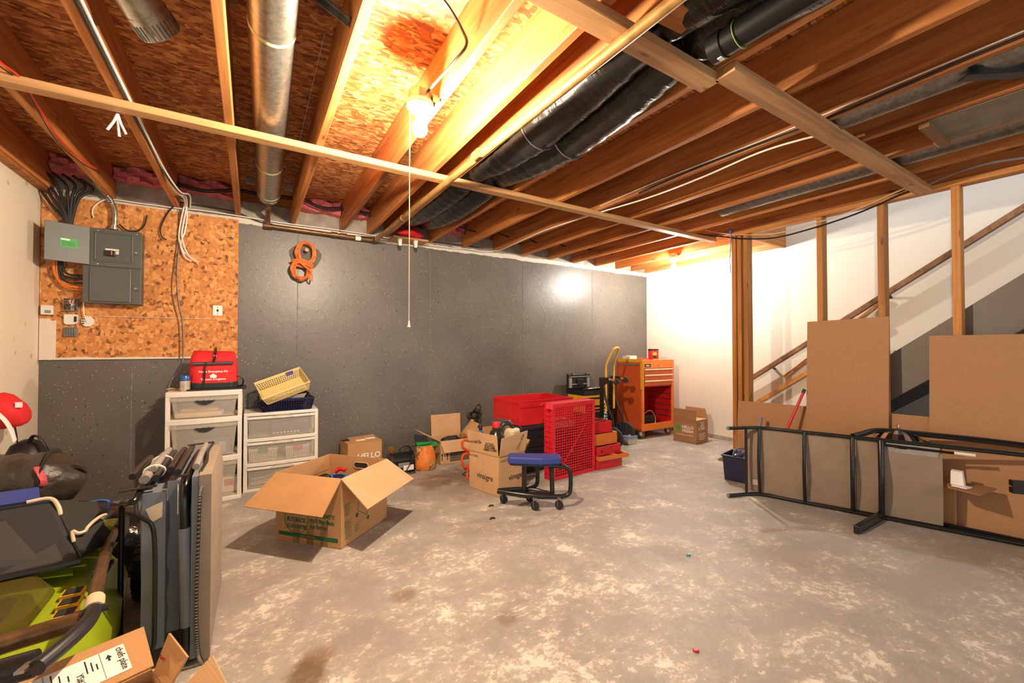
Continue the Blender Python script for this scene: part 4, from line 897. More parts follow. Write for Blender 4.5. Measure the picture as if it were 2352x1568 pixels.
W_(MB().tube(cr([B.lerp(Cc,.35)+Vector((.012,-.01,-.01)), B.lerp(Cc,.42)+Vector((.012,-.005,.01)), (-.515,2.08,.505), (-.50,2.09,.505), (-.495,2.10,.515), (-.485,2.13,.525), (-.472,2.16,.53), (-.465,2.18,.525), (-.475,2.18,.512)], 5), .0055, 8).build('frame_wire', MT['beige'], t, smooth=True))
W_(MB().hexa([B, B+Vector((.015,.18,-.01)), Cc+Vector((.06,.2,-.10)), Cc+Vector((-.02,.06,-.05)), B+Vector((0,.005,.02)), B+Vector((.025,.16,.075)), Cc+Vector((.10,.10,-.05)), Cc+Vector((.0,.0,-.005))]).build('side_gusset', MT['dark'], t, bevel=.01))
W_(MB().sheet(D+Vector((0,.0,.004)), Cc+Vector((-.03,.0,.006)), Cc+Vector((-.06,.09,.03)), D+Vector((0,.09,.03)), .006).build('blue_flap', MT['bluev'], t, bevel=.002))

# sacks and sleeping bag behind
o = lump([((-1.2,2.95,.21),.05), ((-1.18,2.95,.21),.17), ((-1.03,2.95,.215),.20), ((-.83,2.95,.2),.20), ((-.66,2.94,.19),.185), ((-.54,2.92,.17),.165), ((-.44,2.90,.155),.14), ((-.39,2.90,.14),.09), ((-.375,2.9,.13),.03)], 18, .10, 4, .95).build('garbage_bag', plain('glossy_black_film', (.012,.010,.008), .18, bumpd=.02, bscale=16), smooth=True)
tag(o, 'crumpled glossy black garbage bag on the floor behind the mower', 'bag')
t = thing('sleeping_bag', 'dark brown rolled sleeping bag with a red tag on top of the pile', 'sleeping bag', (-.95, 2.86, .40))
W_(lump([((-1.26+.028*k,2.86,.54-.0008*k), (.152+.006*math.sin(k*1.7))*(1 if k < 17 else (.93,.82,.66,.40,.12)[k-17])) for k in range(22)], 40, .045, 8, .9).build('roll', plain('dark_nylon', (.034,.025,.018), .42, bumpd=.03, bscale=11), t, smooth=True))
W_(MB().tube([(-.80,2.86+.156*math.cos(a),.535+.137*math.sin(a)) for a in [k*math.pi/12 for k in range(24)]], .011, 6, closed=True, flat=.4).build('strap', MT['black'], t, smooth=True))
W_(MB().tube(cr([(-.815,2.735,.625), (-.80,2.72,.60), (-.785,2.71,.565), (-.79,2.71,.545)],3), .014, 6, flat=.4).build('red_tag', plain('red_tag', (.5,.05,.06), .6, var=.6, vscale=90), t, smooth=True))
W_(MB().tube(cr([(-.745,2.82,.60), (-.70,2.83,.585), (-.685,2.86,.55), (-.70,2.9,.56), (-.74,2.88,.6)],4,True), .014, 7, closed=True, flat=.6).build('drawcord_end', MT['black'], t, smooth=True))
t = thing('strap_handle', 'bright blue webbing loop poking up beside the garbage bag', 'strap', (-.60, 2.55, .42))
MB().tube(cr([(-.06,.02,.0), (-.03,.0,.055), (.03,-.01,.068), (.07,-.02,.06), (.06,-.03,.03), (.03,-.03,.0)], 6), .009, 7, flat=.5).build('loop', MT['bluep'], t, smooth=True)
o = lump([((-.72,2.5,.405),.02), ((-.68,2.5,.405),.06), ((-.62,2.5,.405),.062), ((-.54,2.5,.40),.058), ((-.49,2.48,.40),.04), ((-.47,2.48,.40),.01)], 12, .15, 9).build('canvas_tote', MT['dark'], smooth=True)
tag(o, 'crumpled dark canvas bag under the blue loop', 'bag')
t = thing('black_backpack', 'black backpack against the cream wall under the red bag', 'backpack', (-1.14, 3.70, 0))
m = lump([((0,0,.0),.10), ((0,0,.04),.13), ((0,0,.3),.13), ((0,0,.48),.11), ((0,0,.58),.07), ((0,0,.61),.02)], 14, .06, 2, 1.0, 'z'); m.build('body', MT['black'], t, smooth=True)
MB().tube(cr([(.02,-.05,.6), (.05,-.08,.64), (.09,-.09,.60), (.115,-.09,.52)], 5), .012, 7, flat=.5).build('strap', MT['black'], t, smooth=True)
MB().tube(cr([(-.03,-.04,.58), (-.03,-.06,.66), (-.04,-.05,.70)], 4), .004, 6).build('cord', MT['black'], t, smooth=True)
t = thing('red_bag', 'red cloth bundle with a white strap against the cream wall', 'bag', (-1.215, 3.60, .615))
m = lump([((-.10,0,.18),.03), ((-.08,0,.18),.09), ((0,0,.185),.108), ((.04,0,.18),.10), ((.08,0,.165),.075), ((.105,0,.15),.045), ((.112,0,.14),.01)], 18, .10, 5, .95); m.build('bundle', MT['redf'], t, smooth=True)
MB().tube(cr([(.02,-.12,.19), (.055,-.122,.14), (.075,-.11,.08), (.085,-.10,.02)], 5), .022, 8, flat=.25).build('strap', MT['label'], t, smooth=True)
MB().box((.075,-.075,.205), (.10,-.06,.235)).build('tag', MT['label'], t)

# open cardboard box at the bottom edge
ang = math.atan2(.36,.93)
t = thing('cardboard_box', 'open cardboard carton with a white shipping label nearest the camera', 'box', (-.195, 1.335, 0), ang)
def panel(m, a, b, c, d, th=.005): return m.sheet(a, b, c, d, th)
w, dd, h = .34, .30, .385
m = MB(); m.box((-w,-.005,0),(0,0,h)); m.box((-w,-dd,0),(0,-dd+.005,h)); m.box((-w,-dd,0),(-w+.005,0,h)); m.box((-.005,-dd,0),(0,0,h)); m.box((-w,-dd,0),(0,0,.006)); m.build('carton', MT['card'], t)
fl = MB().sheet((-w-.005,0,h), (-.0,0,h), (.012,.15,h+.028), (-w-.01,.15,h+.028), .005).build('flap', MT['card'], t)
th = math.atan2(.028,.15)
lb = MB().box((-.285,.022,0), (-.035,.118,.0006)).build('shipping_label', MT['label'], fl); lb.location = (0,0,h+.0058); lb.rotation_euler = (th,0,0)
text('chefs plate', .019, lb, (-.045,.07,.001), (0,0,R(-90)), MT['print_black'])
text('YS#1102', .017, lb, (-.118,.044,.001), (0,0,R(-90)), MT['print_black'])
for i in range(11): MB().box((-.215+.0035*i, .045, .0006), (-.2135+.0035*i+.0008*(i%3), .087, .001)).build('barcode_bar', MT['print_black'], lb)
for i in range(9):
    x = (-.088,-.096,-.105,-.135,-.148,-.16,-.235,-.25,-.262)[i]; MB().box((x-.0012,.066,.0006), (x+.0012,.066+.02+.012*(i%3),.001)).build('print_line', MT['print_black'], lb)
for x in (-.080,-.172): MB().box((x,.024,.0006), (x+.0008,.116,.001)).build('rule_line', MT['printbrown'], lb)
MB().prism([(0,0),(.006,-.012),(.002,-.012),(.002,-.022),(-.002,-.022),(-.002,-.012),(-.006,-.012)], 0, .0006, Matrix.Translation((-.066,.100,.0006))).build('arrow', MT['print_black'], lb)
f2 = MB().sheet((0,-.02,h), (0,-.12,h), (.04,-.11,h+.05), (.03,-.01,h+.07), .005).build('flap', MT['card'], t)
text('Keep Refrigerated', .012, f2, (.016,-.06,h+.03), (R(62),R(0),R(-78)), MT['redpr'])
MB().sheet((-.005,-.16,h), (-.005,-dd,h), (.06,-dd,h+.05), (.07,-.17,h+.06), .005).build('flap', MT['card2'], t)
MB().sheet((-w,-dd,h), (0,-dd,h), (0,-dd-.13,h-.03), (-w,-dd-.13,h-.03), .005).build('flap', MT['card2'], t)
MB().sheet((-.01,-.03,h-.02), (-w+.02,-.03,h-.03), (-w+.02,-.28,h-.06), (-.02,-.28,h-.05), .004).build('lit_inside_sheet', plain('lit_card', (.72,.5,.27), .8), t)  # added pale sheet: the lit look of the carton's inside is put into its colour

# ------------------------------------------------------------------ boxes in the middle
def carton(name, label, loc, rz, w, d, h, mat, flaps=(), t_=.005, group=None):
    """open carton; flaps: (side, angle from up outward in degrees, length, skew)"""
    t = thing(name, label, 'box', loc, rz, group)
    m = MB(); m.box((0,0,0),(w,t_,h)); m.box((0,d-t_,0),(w,d,h)); m.box((0,t_,0),(t_,d-t_,h)); m.box((w-t_,t_,0),(w,d-t_,h)); m.box((0,0,0),(w,d,.005))
    m.build('carton', mat, t)
    for side, a, L, sk in flaps:
        s, c = math.sin(R(a))*L, math.cos(R(a))*L
        P0, P1, o = {'f': ((0,0,h),(w,0,h),(0,-1)), 'b': ((w,d,h),(0,d,h),(0,1)), 'l': ((0,d,h),(0,0,h),(-1,0)), 'r': ((w,0,h),(w,d,h),(1,0))}[side]
        P0, P1 = Vector(P0), Vector(P1); out = Vector((o[0]*s, o[1]*s, c)); al = (P1-P0).normalized()*sk
        MB().sheet(P0, P1, P1+out-al, P0+out+al, .004).build('flap', mat, t)
    return t
# big moving box: near corner at (.447, 2.584)
rz = math.atan2(.309,.346)
BB = carton('moving_box', 'large open moving carton with green print in the middle of the floor', (.447,2.584,0), rz, .464, .468, .405, MT['card'], (('b',150,.22,0), ('r',150,.22,0)))
MB().sheet((0,.468,.405), (0,0,.405), (-.195,-.035,.265), (-.195,.50,.265), .005).build('flap', MT['card'], BB)
MB().sheet((0,0,.405), (.464,0,.405), (.50,-.185,.275), (-.03,-.20,.265), .005).build('flap', MT['card2'], BB)
a90 = R(90); sideL = (a90, 0, R(-90)); 
# left face is the plane x = 0 (seen from -x), right face is y = 0
for s_, sz, y, z in (('BUY-BACK',.036,.315,.135), ('GUARANTEE',.033,.315,.095), ('INSTANT',.030,.315,.175)):
    text(s_, sz, BB, (-.0008,y,z), sideL, MT['print_green'], bold=.0012, sx=.8)
for s_, y, z in (('TAKE PLENTY!',.135,.175), ("We'll Buy Back",.135,.142), ('the Extras.',.155,.108)): text(s_, .034, BB, (-.0008,y,z), sideL, MT['print_green'], bold=.001, sx=.85)
MB().box((-.0008,.02,.035), (0,.445,.058)).build('green_band', MT['print_green'], BB)
text('uhaul.com/boxes', .016, BB, (-.0012,.23,.0465), sideL, MT['card'])
MB().tube([(-.0006, .315+.085*math.cos(a), .135+.078*math.sin(a)) for a in [k*math.pi/14 for k in range(28)]], .0016, 5, closed=True).build('round_seal', MT['print_green'], BB)
for k in range(3): MB().box((-.0006,.09+.1*k,.0), (-.0001,.14+.1*k,.15)).build('tape_strip', plain('brown_tape', (.30,.15,.05), .25), BB)
for k in range(9): MB().box((.03,-.0008,.24-.008*k), (.085-.01*(k%3),0,.2425-.008*k)).build('print_line', MT['print_green'], BB)
for k in range(14): MB().box((.03,-.0008,.145-.008*k), (.10-.01*(k%3),0,.1475-.008*k)).build('print_line', MT['print_green'], BB)
for k in range(6): MB().box((.12,-.0008,.09-.008*k), (.17-.01*(k%2),0,.0925-.008*k)).build('print_line', MT['print_green'], BB)
for (x, z), (x2, z2) in (((.15,.17),(.24,.11)), ((.24,.11),(.33,.19)), ((.33,.19),(.36,.15)), ((.24,.11),(.25,.2)), ((.15,.17),(.16,.22))): MB().bar((x,-.0005,z), (x2,-.0005,z2), .001, .003).build('drawing_line', MT['print_green'], BB)
for x, z in ((.145,.145), (.255,.09)): MB().lathe([(.014,0),(.014,.0008)], 16, Matrix.Translation((x,0,z)) @ Matrix.Rotation(a90,4,'X')).build('drawing_dot', MT['print_green'], BB)
MB().prism(rrect(.11,.036,.017), 0, .0045, Matrix.Translation((.455,.20,.345)) @ Matrix.Rotation(a90,4,'Z') @ Matrix.Rotation(a90,4,'X')).build('hand_hole', MT['print_black'], BB)
hr = MB()
hr.tube([(.455, .20+p[0], .345+p[1]) for p in rrect(.115,.04,.019)], .0035, 6, closed=True); hr.build('hand_hole_rim', MT['card2'], BB)
MB().box((.006,.4605,.30), (.458,.463,.403)).build('inner_crease', MT['card'], BB)
t = thing('garden_hose', 'coiled blue hose inside the large moving carton', 'hose', (.46, 2.92, .006))
for k in range(6): MB().tube([(.13*math.cos(a)*(1+.04*math.sin(a*2+k)), .13*math.sin(a)*(1+.04*math.cos(a*3+k)), .03+.05*k+.01*math.sin(a+k)) for a in [j*math.pi/14 for j in range(28)]], .024, 10, closed=True).build('coil', MT['bluep'] if k % 2 else plain('blue_hose', (.02,.10,.33), .35), t, smooth=True)
MB().tube(cr([(-.12,.0,.3), (-.10,-.03,.33), (-.06,-.06,.35), (-.04,-.08,.34)], 4), .018, 10).build('nozzle', MT['black'], t, smooth=True)
MB().tube(cr([(.02,.08,.33), (.05,.07,.35), (.08,.05,.34)], 4), .014, 8).build('red_clip', MT['red'], t, smooth=True)

# closed meal-kit carton by the wall
t = thing('meal_kit_box', 'closed brown meal-kit carton against the grey wall behind the moving box', 'box', (.74,3.97,0), R(5))
MB().box((0,0,0), (.31,.26,.295)).build('carton', MT['card'], t, bevel=.003)
MB().sheet((.0,.0,.2965), (.31,.0,.2965), (.31,.128,.2985), (.0,.128,.2965), .004).build('flap', MT['card'], t); MB().sheet((.06,.132,.2965), (.31,.132,.2965), (.31,.258,.308), (.06,.258,.302), .004).build('flap', MT['card'], t)
MB().box((.0,.135,.2962), (.07,.24,.2968)).build('dark_gap', MT['print_black'], t)
for x, y in ((.10,.07), (.20,.10)): MB().box((x,y,.3008), (x+.085,y+.06,.3035)).build('paper_label', MT['label'], t)
text('HELLO', .07, t, (.19,-.0008,.17), (a90,0,0), MT['print_white'], bold=.001); text('FRESH', .07, t, (.19,-.0008,.11), (a90,0,0), MT['print_white'], bold=.001)
text('hello', .05, t, (-.0008,.13,.22), sideL, MT['card2'])
# electric pump
t = thing('electric_pump', 'small black electric motor pump with a cord beside the orange sack', 'pump', (1.2,3.9,0))
MB().prism(rrect(.24,.15,.02), .012, .03).build('base_plate', MT['blackm'], t, bevel=.004)
MB().tube([(-.10,0,.115), (.10,0,.115)], .07, 22).build('motor_body', MT['blackm'], t, smooth=True)
for x in (-.10,.10): MB().tube([(x-.012,0,.115),(x+.012,0,.115)], .076, 22).build('end_bell', MT['black'], t, smooth=True)
MB().box((-.045,-.075,.055), (.06,-.03,.10)).build('terminal_cover', MT['greyp'], t, bevel=.006); MB().box((-.0,-.085,.03), (.095,-.065,.075)).build('data_plate', MT['label'], t, bevel=.003)
MB().lathe([(.03,.15),(.03,.20),(.036,.205),(.036,.235),(.02,.24)], 14, Matrix.Translation((-.085,.02,0))).build('filler_cap', MT['brown'], t, smooth=True)
MB().tube(cr([(-.02,0,.18),(.0,0,.225),(.05,0,.235),(.085,0,.22),(.09,0,.18)], 5), .008, 8).build('carry_handle', MT['black'], t, smooth=True)
MB().tube(cr([(.06,-.05,.15),(.10,-.08,.19),(.06,-.1,.10),(.02,-.1,.03),(.06,-.11,.006),(.11,-.1,.006)], 6), .004, 6).build('cord', MT['black'], t, smooth=True)
MB().tube(cr([(.02,.0,.2),(.1,-.02,.23),(.22,-.05,.235),(.3,-.03,.24)], 5), .0035, 6).build('cord', MT['black'], t, smooth=True)
for x in (-.09,.09): MB().cyl((x,-.05,.0),(x,-.05,.014), .012, 10).build('foot', MT['blackrub'], t)
# orange sack
def sack_mat():
    m, nt, bs = nm('printed_orange_film'); v = coords(nt)
    n = N(nt, 'ShaderNodeTexNoise', {0: v, 'Scale': 28.0, 'Detail': 3.0}); n2 = N(nt, 'ShaderNodeTexNoise', {0: v, 'Scale': 9.0, 'Detail': 2.0})
    pic = ramp(nt, n.outputs[0], [(.36, (.12,.16,.02)), (.45, (.45,.06,.12)), (.52, (.80,.55,.12)), (.62, (.30,.10,.03))])
    c = mix(nt, ramp(nt, n2.outputs[0], [(.50, g(0)), (.56, g(1))]), (.82,.24,.04), pic)
    nt.links.new(c, bs.inputs['Base Color']); bs.inputs['Roughness'].default_value = .28
    b = N(nt, 'ShaderNodeTexNoise', {0: v, 'Scale': 18.0, 'Detail': 3.0}); bump(nt, bs, b.outputs[0], .02); return m
t = thing('soil_sack', 'slumped orange plastic sack with a green mouth', 'sack', (1.43,3.88,0))
m = lump([((0,0,.0),.085), ((0,0,.012),.10), ((0,0,.08),.112), ((0,0,.14),.104), ((-.005,0,.19),.09), ((-.01,0,.225),.082)], 20, .08, 12, .85, 'z'); m.build('sack_body', sack_mat(), t, smooth=True)
MB().sheet((-.09,-.03,.22), (.12,-.05,.215), (.105,.0,.245), (-.085,.03,.255), .004).build('green_edge', plain('green_film', (.02,.25,.04), .35), t)
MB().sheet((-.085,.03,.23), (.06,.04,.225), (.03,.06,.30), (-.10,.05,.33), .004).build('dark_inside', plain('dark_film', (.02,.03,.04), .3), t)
# open carton by the wall
t = carton('cardboard_box', 'open carton by the grey wall with black gear inside', (1.60,3.915,0), R(-2), .33, .27, .235, MT['card2'], (('b',5,.22,0), ('f',155,.12,.02), ('l',62,.20,0), ('r',38,.17,.03)))
for x in (.03,.085): MB().prism([(-.004,0),(.004,0),(.004,.05),(.012,.05),(0,.075),(-.012,.05),(-.004,.05)], 0, .0008, Matrix.Translation((x-.012,0,.04)) @ Matrix.Rotation(a90,4,'X')).build('arrow_mark', MT['print_black'], t)
MB().box((.10,-.0008,.02), (.32,0,.13)).build('printed_panel', MT['printbrown'], t)
text('carton', .028, t, (.2,-.0014,.11), (a90,0,0), MT['print_black'])
o = lump([((1.66,4.04,.16),.03), ((1.68,4.04,.17),.07), ((1.75,4.04,.18),.075), ((1.83,4.04,.18),.07), ((1.88,4.04,.17),.03)], 12, .12, 15).build('gear_pouch', MT['dark'], smooth=True); tag(o, 'black soft pouch inside the open carton by the wall', 'pouch')
t = thing('brown_jar', 'brown glass jar standing in the open carton by the wall', 'jar', (1.875,3.99,.007))
MB().lathe([(.036,0),(.036,.20),(.028,.215),(.028,.225)], 18).build('glass', MT['brown'], t, smooth=True); MB().lathe([(.031,.225),(.031,.262),(.026,.266)], 18).build('lid', plain('amber_lid', (.3,.16,.05), .5), t, smooth=True)
# trouble light hung at the wall
t = thing('work_light', 'black coiled cord with a yellow handle against the grey wall', 'work light', (2.09,4.2,.28))
MB().tube([(-.02,0,-.02), (.0,0,.09)], .022, 12).build('handle', MT['yellow'], t, smooth=True)
m = MB(); rnd = random.Random(9)
for k in range(7):
    cx, cz, rx, rz_ = .03+rnd.uniform(-.03,.03), .13+rnd.uniform(-.03,.03), .05+rnd.uniform(-.015,.02), .045+rnd.uniform(-.01,.02)
    m.tube(cr([(cx+rx*math.cos(a), -.01*k*.4, cz+rz_*math.sin(a)) for a in [j*math.pi/4 for j in range(8)]], 3, True), .005, 6, closed=True)
m.tube(cr([(.03,0,.15), (.04,-.01,.22), (.08,-.01,.245), (.105,0,.2), (.08,0,.14), (.03,0,.1)], 6), .006, 6); m.tube(cr([(.05,.0,.12),(.075,-.01,.02),(.05,-.01,-.1),(.06,0,-.27)], 5), .004, 6)
m.build('cord', MT['black'], t, smooth=True)
MB().bar((-.02,.01,-.02), (-.02,.01,-.278), .02, .02).build('stand', MT['black'], t)

# ------------------------------------------------------------------ vinegar carton and its contents
rz = R(13.8)
t = thing('vinegar_carton', 'tall open vinegar carton with upright flaps and black lettering', 'box', (1.64,2.835,0), rz)
w, d, h, L = .30, .352, .312, .165
m = MB(); m.box((0,0,0),(w,.005,h)); m.box((0,d-.005,0),(w,d,h)); m.box((0,.005,0),(.005,d-.005,h)); m.box((w-.005,.005,0),(w,d-.005,h)); m.box((0,0,0),(w,d,.005)); m.build('carton', MT['card2'], t)
MB().sheet((0,d,h), (0,0,h), (-.012,.004,h+L), (-.02,d-.005,h+L), .005).build('flap', MT['card2'], t)
MB().sheet((.006,0,h), (w,0,h), (w+.02,-.012,h+L*1.0), (.018,-.012,h+L*.86), .005).build('flap', MT['card2'], t)
MB().sheet((w,0,h), (w,d,h), (w+.10,d,h+.09), (w+.13,.06,h+.06), .005).build('flap', MT['card'], t)
MB().sheet((w,d,h), (0,d,h), (.0,d+.03,h+L), (w,d+.03,h+L*.95), .005).build('flap', MT['card'], t)
sd = (a90,0,R(-90)); ff = (a90,0,0); PB = MT['print_black']
text('vinaigre', .062, t, (-.0008,.16,.125), sd, PB, bold=.0006); text('vinegar', .062, t, (.20,-.0008,.125), ff, PB, bold=.0006)
text('6-4 LITRE', .026, t, (-.0008,.30,.272), sd, PB); text('6-4 LITRE', .026, t, (.075,-.0008,.272), ff, PB)
text('PLASTIC BOTTLES\nDO NOT DROP CASE', .017, t, (-.014,.27,h+.085), (a90,R(-5),R(-90)), PB, bold=.0004); text('BOUTEILLES\nEN PLASTIQUE\nNE PAS LAISSER\nTOMBER LA CAISSE', .018, t, (-.012,.09,h+.065), (a90,R(-5),R(-90)), PB, bold=.0004)
text('Horaux 23/08', .024, t, (.23,-.016,h+.085), (R(86),R(-52),0), PB)
MB().box((-.0006,.175,0), (-.0001,.178,h)).build('crease', MT['card'], t)
t = thing('oil_jug', 'black oil jug with a red cap inside the vinegar carton', 'jug', (1.705,2.985,.008), R(-12))
MB().lathe([(.068,0),(.077,.02),(.077,.36),(.072,.42),(.046,.475),(.028,.49),(.028,.51)], 22).build('jug', plain('oil_black', (.02,.019,.017), .25), t, smooth=True)
MB().lathe([(.033,.505),(.033,.545),(.029,.55)], 18).build('cap', MT['red'], t, smooth=True)
MB().tube(cr([(.03,0,.485), (.07,0,.53), (.12,0,.525), (.145,0,.47), (.14,0,.38), (.09,0,.33)], 5), .018, 10).build('handle', plain('oil_black2', (.02,.019,.017), .25), t, smooth=True)
t = thing('blue_bottle', 'blue plastic bottle with a black cap inside the vinegar carton', 'bottle', (1.632,3.122,.008))
MB().lathe([(.035,0),(.035,.40),(.025,.44),(.012,.46),(.012,.475)], 16).build('bottle', MT['bluep'], t, smooth=True); MB().lathe([(.016,.47),(.016,.51),(.013,.515)], 14).build('cap', MT['black'], t, smooth=True)
t = thing('tool_case', 'beige and dark grey plastic tool case inside the vinegar carton', 'case', (1.832,3.03,.008), R(13.8))
MB().prism(rrect(.108,.24,.03), .0, .49).build('shell', MT['beige'], t, bevel=.025, seg=3)
MB().prism(rrect(.13,.15,.04), .36, .545, Matrix.Translation((.0,.06,0))).build('lid', plain('dark_case', (.05,.055,.065), .4), t, bevel=.03, seg=3)
for k in range(5): MB().box((-.045+.018*k,-.03,.488), (-.037+.018*k,.0,.50)).build('rib', MT['beige'], t)
t = thing('orange_cable_reel', 'red-orange cable loop sticking out behind the vinegar carton', 'cord', (1.638,3.40,.0))
for k in range(2): MB().tube(cr([(-.015,0,.10+.16*k), (-.04,0,.12+.16*k), (-.045,0,.18+.14*k), (-.02,0,.22+.12*k), (.03,0,.2+.12*k), (.03,.0,.10+.14*k)], 5, True), .011, 8, closed=True).build('loop', plain('red_orange_hose', (.7,.08,.02), .4), t, smooth=True)
MB().tube(cr([(.0,0,.12), (.01,0,.05), (.0,-.02,.008), (.05,-.02,.008)], 4), .009, 7).build('tail', plain('hose_tail', (.7,.08,.02), .4), t, smooth=True)

# ------------------------------------------------------------------ rolling stool (local x = to the right of the picture)
t = thing('rolling_stool', 'low mechanic stool with a blue vinyl seat and black tube frame on castors', 'stool', (1.775,2.545,0), -YAW)
seat = MB(); n=12
pl = [(-.195,-.02),(-.19,-.045),(.05,-.085),(.185,-.055),(.198,-.04),(.192,.06),(.18,.075),(-.175,.09),(-.192,.075)]
seat.prism(pl, .318, .368); seat.build('seat_pad', MT['bluev'], t, bevel=.016, seg=3)
MB().prism([(x*.93, y*.93) for x, y in pl], .308, .318).build('seat_board', MT['black'], t)
bm_ = MT['blackm']
MB().tube([(-.075,-.01,.31), (-.075,-.01,.115)], .017, 12).build('post', bm_, t, smooth=True)
MB().tube([(.125,-.02,.31), (.13,-.03,.10)], .017, 12).build('post', bm_, t, smooth=True)
MB().tube(cr([(.10,-.03,.298), (.2,-.03,.298), (.245,-.03,.28), (.262,-.03,.235), (.262,-.035,.15), (.25,-.04,.105), (.205,-.045,.088), (.1,-.05,.088)], 6), .0155, 12).build('side_loop', bm_, t, smooth=True)
MB().tube(cr([(-.05,.08,.30), (.0,.085,.297), (.025,.085,.27), (.03,.085,.17), (.018,.085,.125), (-.02,.08,.105), (-.06,.06,.10)], 6), .0155, 12).build('side_loop', bm_, t, smooth=True)
MB().tube(cr([(-.27,.0,.108), (-.15,-.035,.10), (.0,-.06,.092), (.2,-.055,.088)], 5), .014, 10, flat=1.3).build('base_rail', bm_, t, smooth=True)
MB().tube(cr([(-.265,.01,.108), (-.1,.045,.108), (.03,.03,.10), (.12,-.02,.09)], 5), .014, 10, flat=1.3).build('base_rail', bm_, t, smooth=True)
MB().prism([(-.26,.0),(-.05,-.055),(.14,-.05),(.12,-.01),(.0,.04),(-.1,.05)], .098, .104).build('tool_tray', bm_, t)
def castor(par, x, y, zt, r=.033, rz=0.0):
    c = MB().lathe([(.016,zt-.012),(.018,zt),(.012,zt+.004)], 12, Matrix.Translation((x,y,0))).build('castor', MT['galv'], par, smooth=True)
    MB().sheet((x-.013,y-.018,r*.7), (x-.013,y+.012,r*.7), (x-.013,y+.014,zt-.006), (x-.013,y-.014,zt-.006), .0025).build('fork', MT['galv'], c); MB().sheet((x+.011,y-.018,r*.7), (x+.011,y+.012,r*.7), (x+.011,y+.014,zt-.006), (x+.011,y-.014,zt-.006), .0025).build('fork', MT['galv'], c)
    MB().lathe([(r*.5,-.009),(r*.95,-.009),(r,-.004),(r,.004),(r*.95,.009),(r*.5,.009)], 18, Matrix.Translation((x,y-.006,r)) @ Matrix.Rotation(R(50),4,'Z') @ Matrix.Rotation(a90,4,'Y')).build('castor_wheel', MT['blackrub'], c, smooth=True)
for x, y in ((-.225,.06), (-.0,-.075), (.175,-.06), (-.03,.085)): castor(t, x, y, .085)

# ------------------------------------------------------------------ red crate, bins, tool drawers
t = thing('plastic_crate', 'red plastic lattice crate standing on edge facing the room', 'crate', (2.235,2.92,0), math.atan2(.055,.547))
cw, chh, cd = .548, .672, .105; m = MB()
for k in range(18): x = .035+(cw-.07)*k/17; m.box((x-.0032,.004,.02), (x+.0032,.014,chh-.04))
for k in range(26): z = .03+(chh-.08)*k/25; m.box((.02,.003,z-.0032), (cw-.02,.013,z+.0032))
m.build('lattice', MT['redp'], t)
m = MB(); m.box((0,0,0),(.03,cd,chh)); m.box((cw-.03,0,0),(cw,cd,chh)); m.box((.03,0,0),(cw-.03,cd,.026)); m.box((.03,0,chh-.04),(cw-.03,cd,chh)); m.build('rim_frame', MT['redp'], t, bevel=.004)
m = MB()
for k in range(13): z = .06+(chh-.12)*k/12; m.box((-.008,.01,z-.003), (.002,cd-.01,z+.003))
m.box((-.008,.0,0),(.0,.012,chh)); m.box((-.008,cd-.012,0),(.0,cd,chh)); m.box((-.008,.046,0),(.0,.056,chh)); m.build('side_ribs', MT['redp'], t)
MB().bar((-.045,cd,chh-.01), (cw,cd,chh-.005), .02, .02).build('top_lip', MT['redp'], t); MB().sheet((-.055,cd*.3,chh-.03), (.0,0,chh-.055), (.0,.0,chh), (-.055,cd*.3,chh), .006).build('corner_gusset', MT['redp'], t)
dg = MB(); dg.bar((.12,.004,.12), (.42,.004,.45), .004, .012); dg.build('diagonal_rib', MT['redp'], t)
MB().prism([(0,0),(.03,0),(.035,.02),(.02,.05),(.0,.04)], 0, .002, Matrix.Translation((-.002,.0,.03)) @ Matrix.Rotation(a90,4,'Z') @ Matrix.Rotation(a90,4,'X')).build('white_scuff', MT['label'], t)
# things stored behind the lattice
t = thing('parts_tray', 'white and orange parts tray seen through the red crate', 'tray', (2.47,3.10,.41))
MB().box((-.12,0,0), (.16,.10,.055)).build('tray', MT['white'], t, bevel=.004); MB().box((-.12,-.003,.056), (.10,.10,.085)).build('orange_lid', MT['coppero'], t, bevel=.003)
t = thing('storage_tote', 'black storage tote under the large red metal bin', 'tote', (2.09,3.23,0))
MB().open_box(0.02,.02,0,.62,.46,.395,.004,.015).build('tub', MT['black'], t, bevel=.003); 
MB().prism([(x+.32,y+.24) for x,y in rrect(.65,.50,.03)], .396, .445).build('lid', plain('tote_lid', (.022,.024,.03), .35), t, bevel=.012)
for z in (.12,.24,.33): MB().box((.0,.0,z), (.64,.012,z+.012)).build('rib', MT['black'], t)
t = thing('metal_bin', 'large red open metal bin on the black tote', 'bin', (2.085,3.215,.447), R(1))
MB().open_box(0,0,0,.635,.48,.225,.004).build('pan', MT['red'], t, bevel=.002)
for z in (.03,.05,.195): MB().box((-.004,.0,z), (.001,.48,z+.008)).build('bead', MT['red'], t)
MB().box((.0,-.006,.165), (.635,.001,.178)).build('bead', MT['red'], t); MB().box((.0,-.004,.218), (.635,.008,.226)).build('hem', MT['red'], t)
m = MB(); rr = random.Random(2)
DR = [('lowest red steel tray in the stack beside the crate', 2.79,2.965,.0,.335,.40,.085,'red',0), ('thin orange steel tray second from the bottom of the stack', 2.80,2.945,.087,.37,.40,.042,'orange',-3),
      ('red steel tray holding black sockets in the stack', 2.80,2.965,.131,.325,.40,.085,'red',3), ('orange steel tray second from the top of the stack', 2.80,3.0,.218,.30,.40,.11,'orange',1), ('red steel tray on top of the stack with wrenches on it', 2.80,3.03,.33,.255,.38,.105,'red',0)]
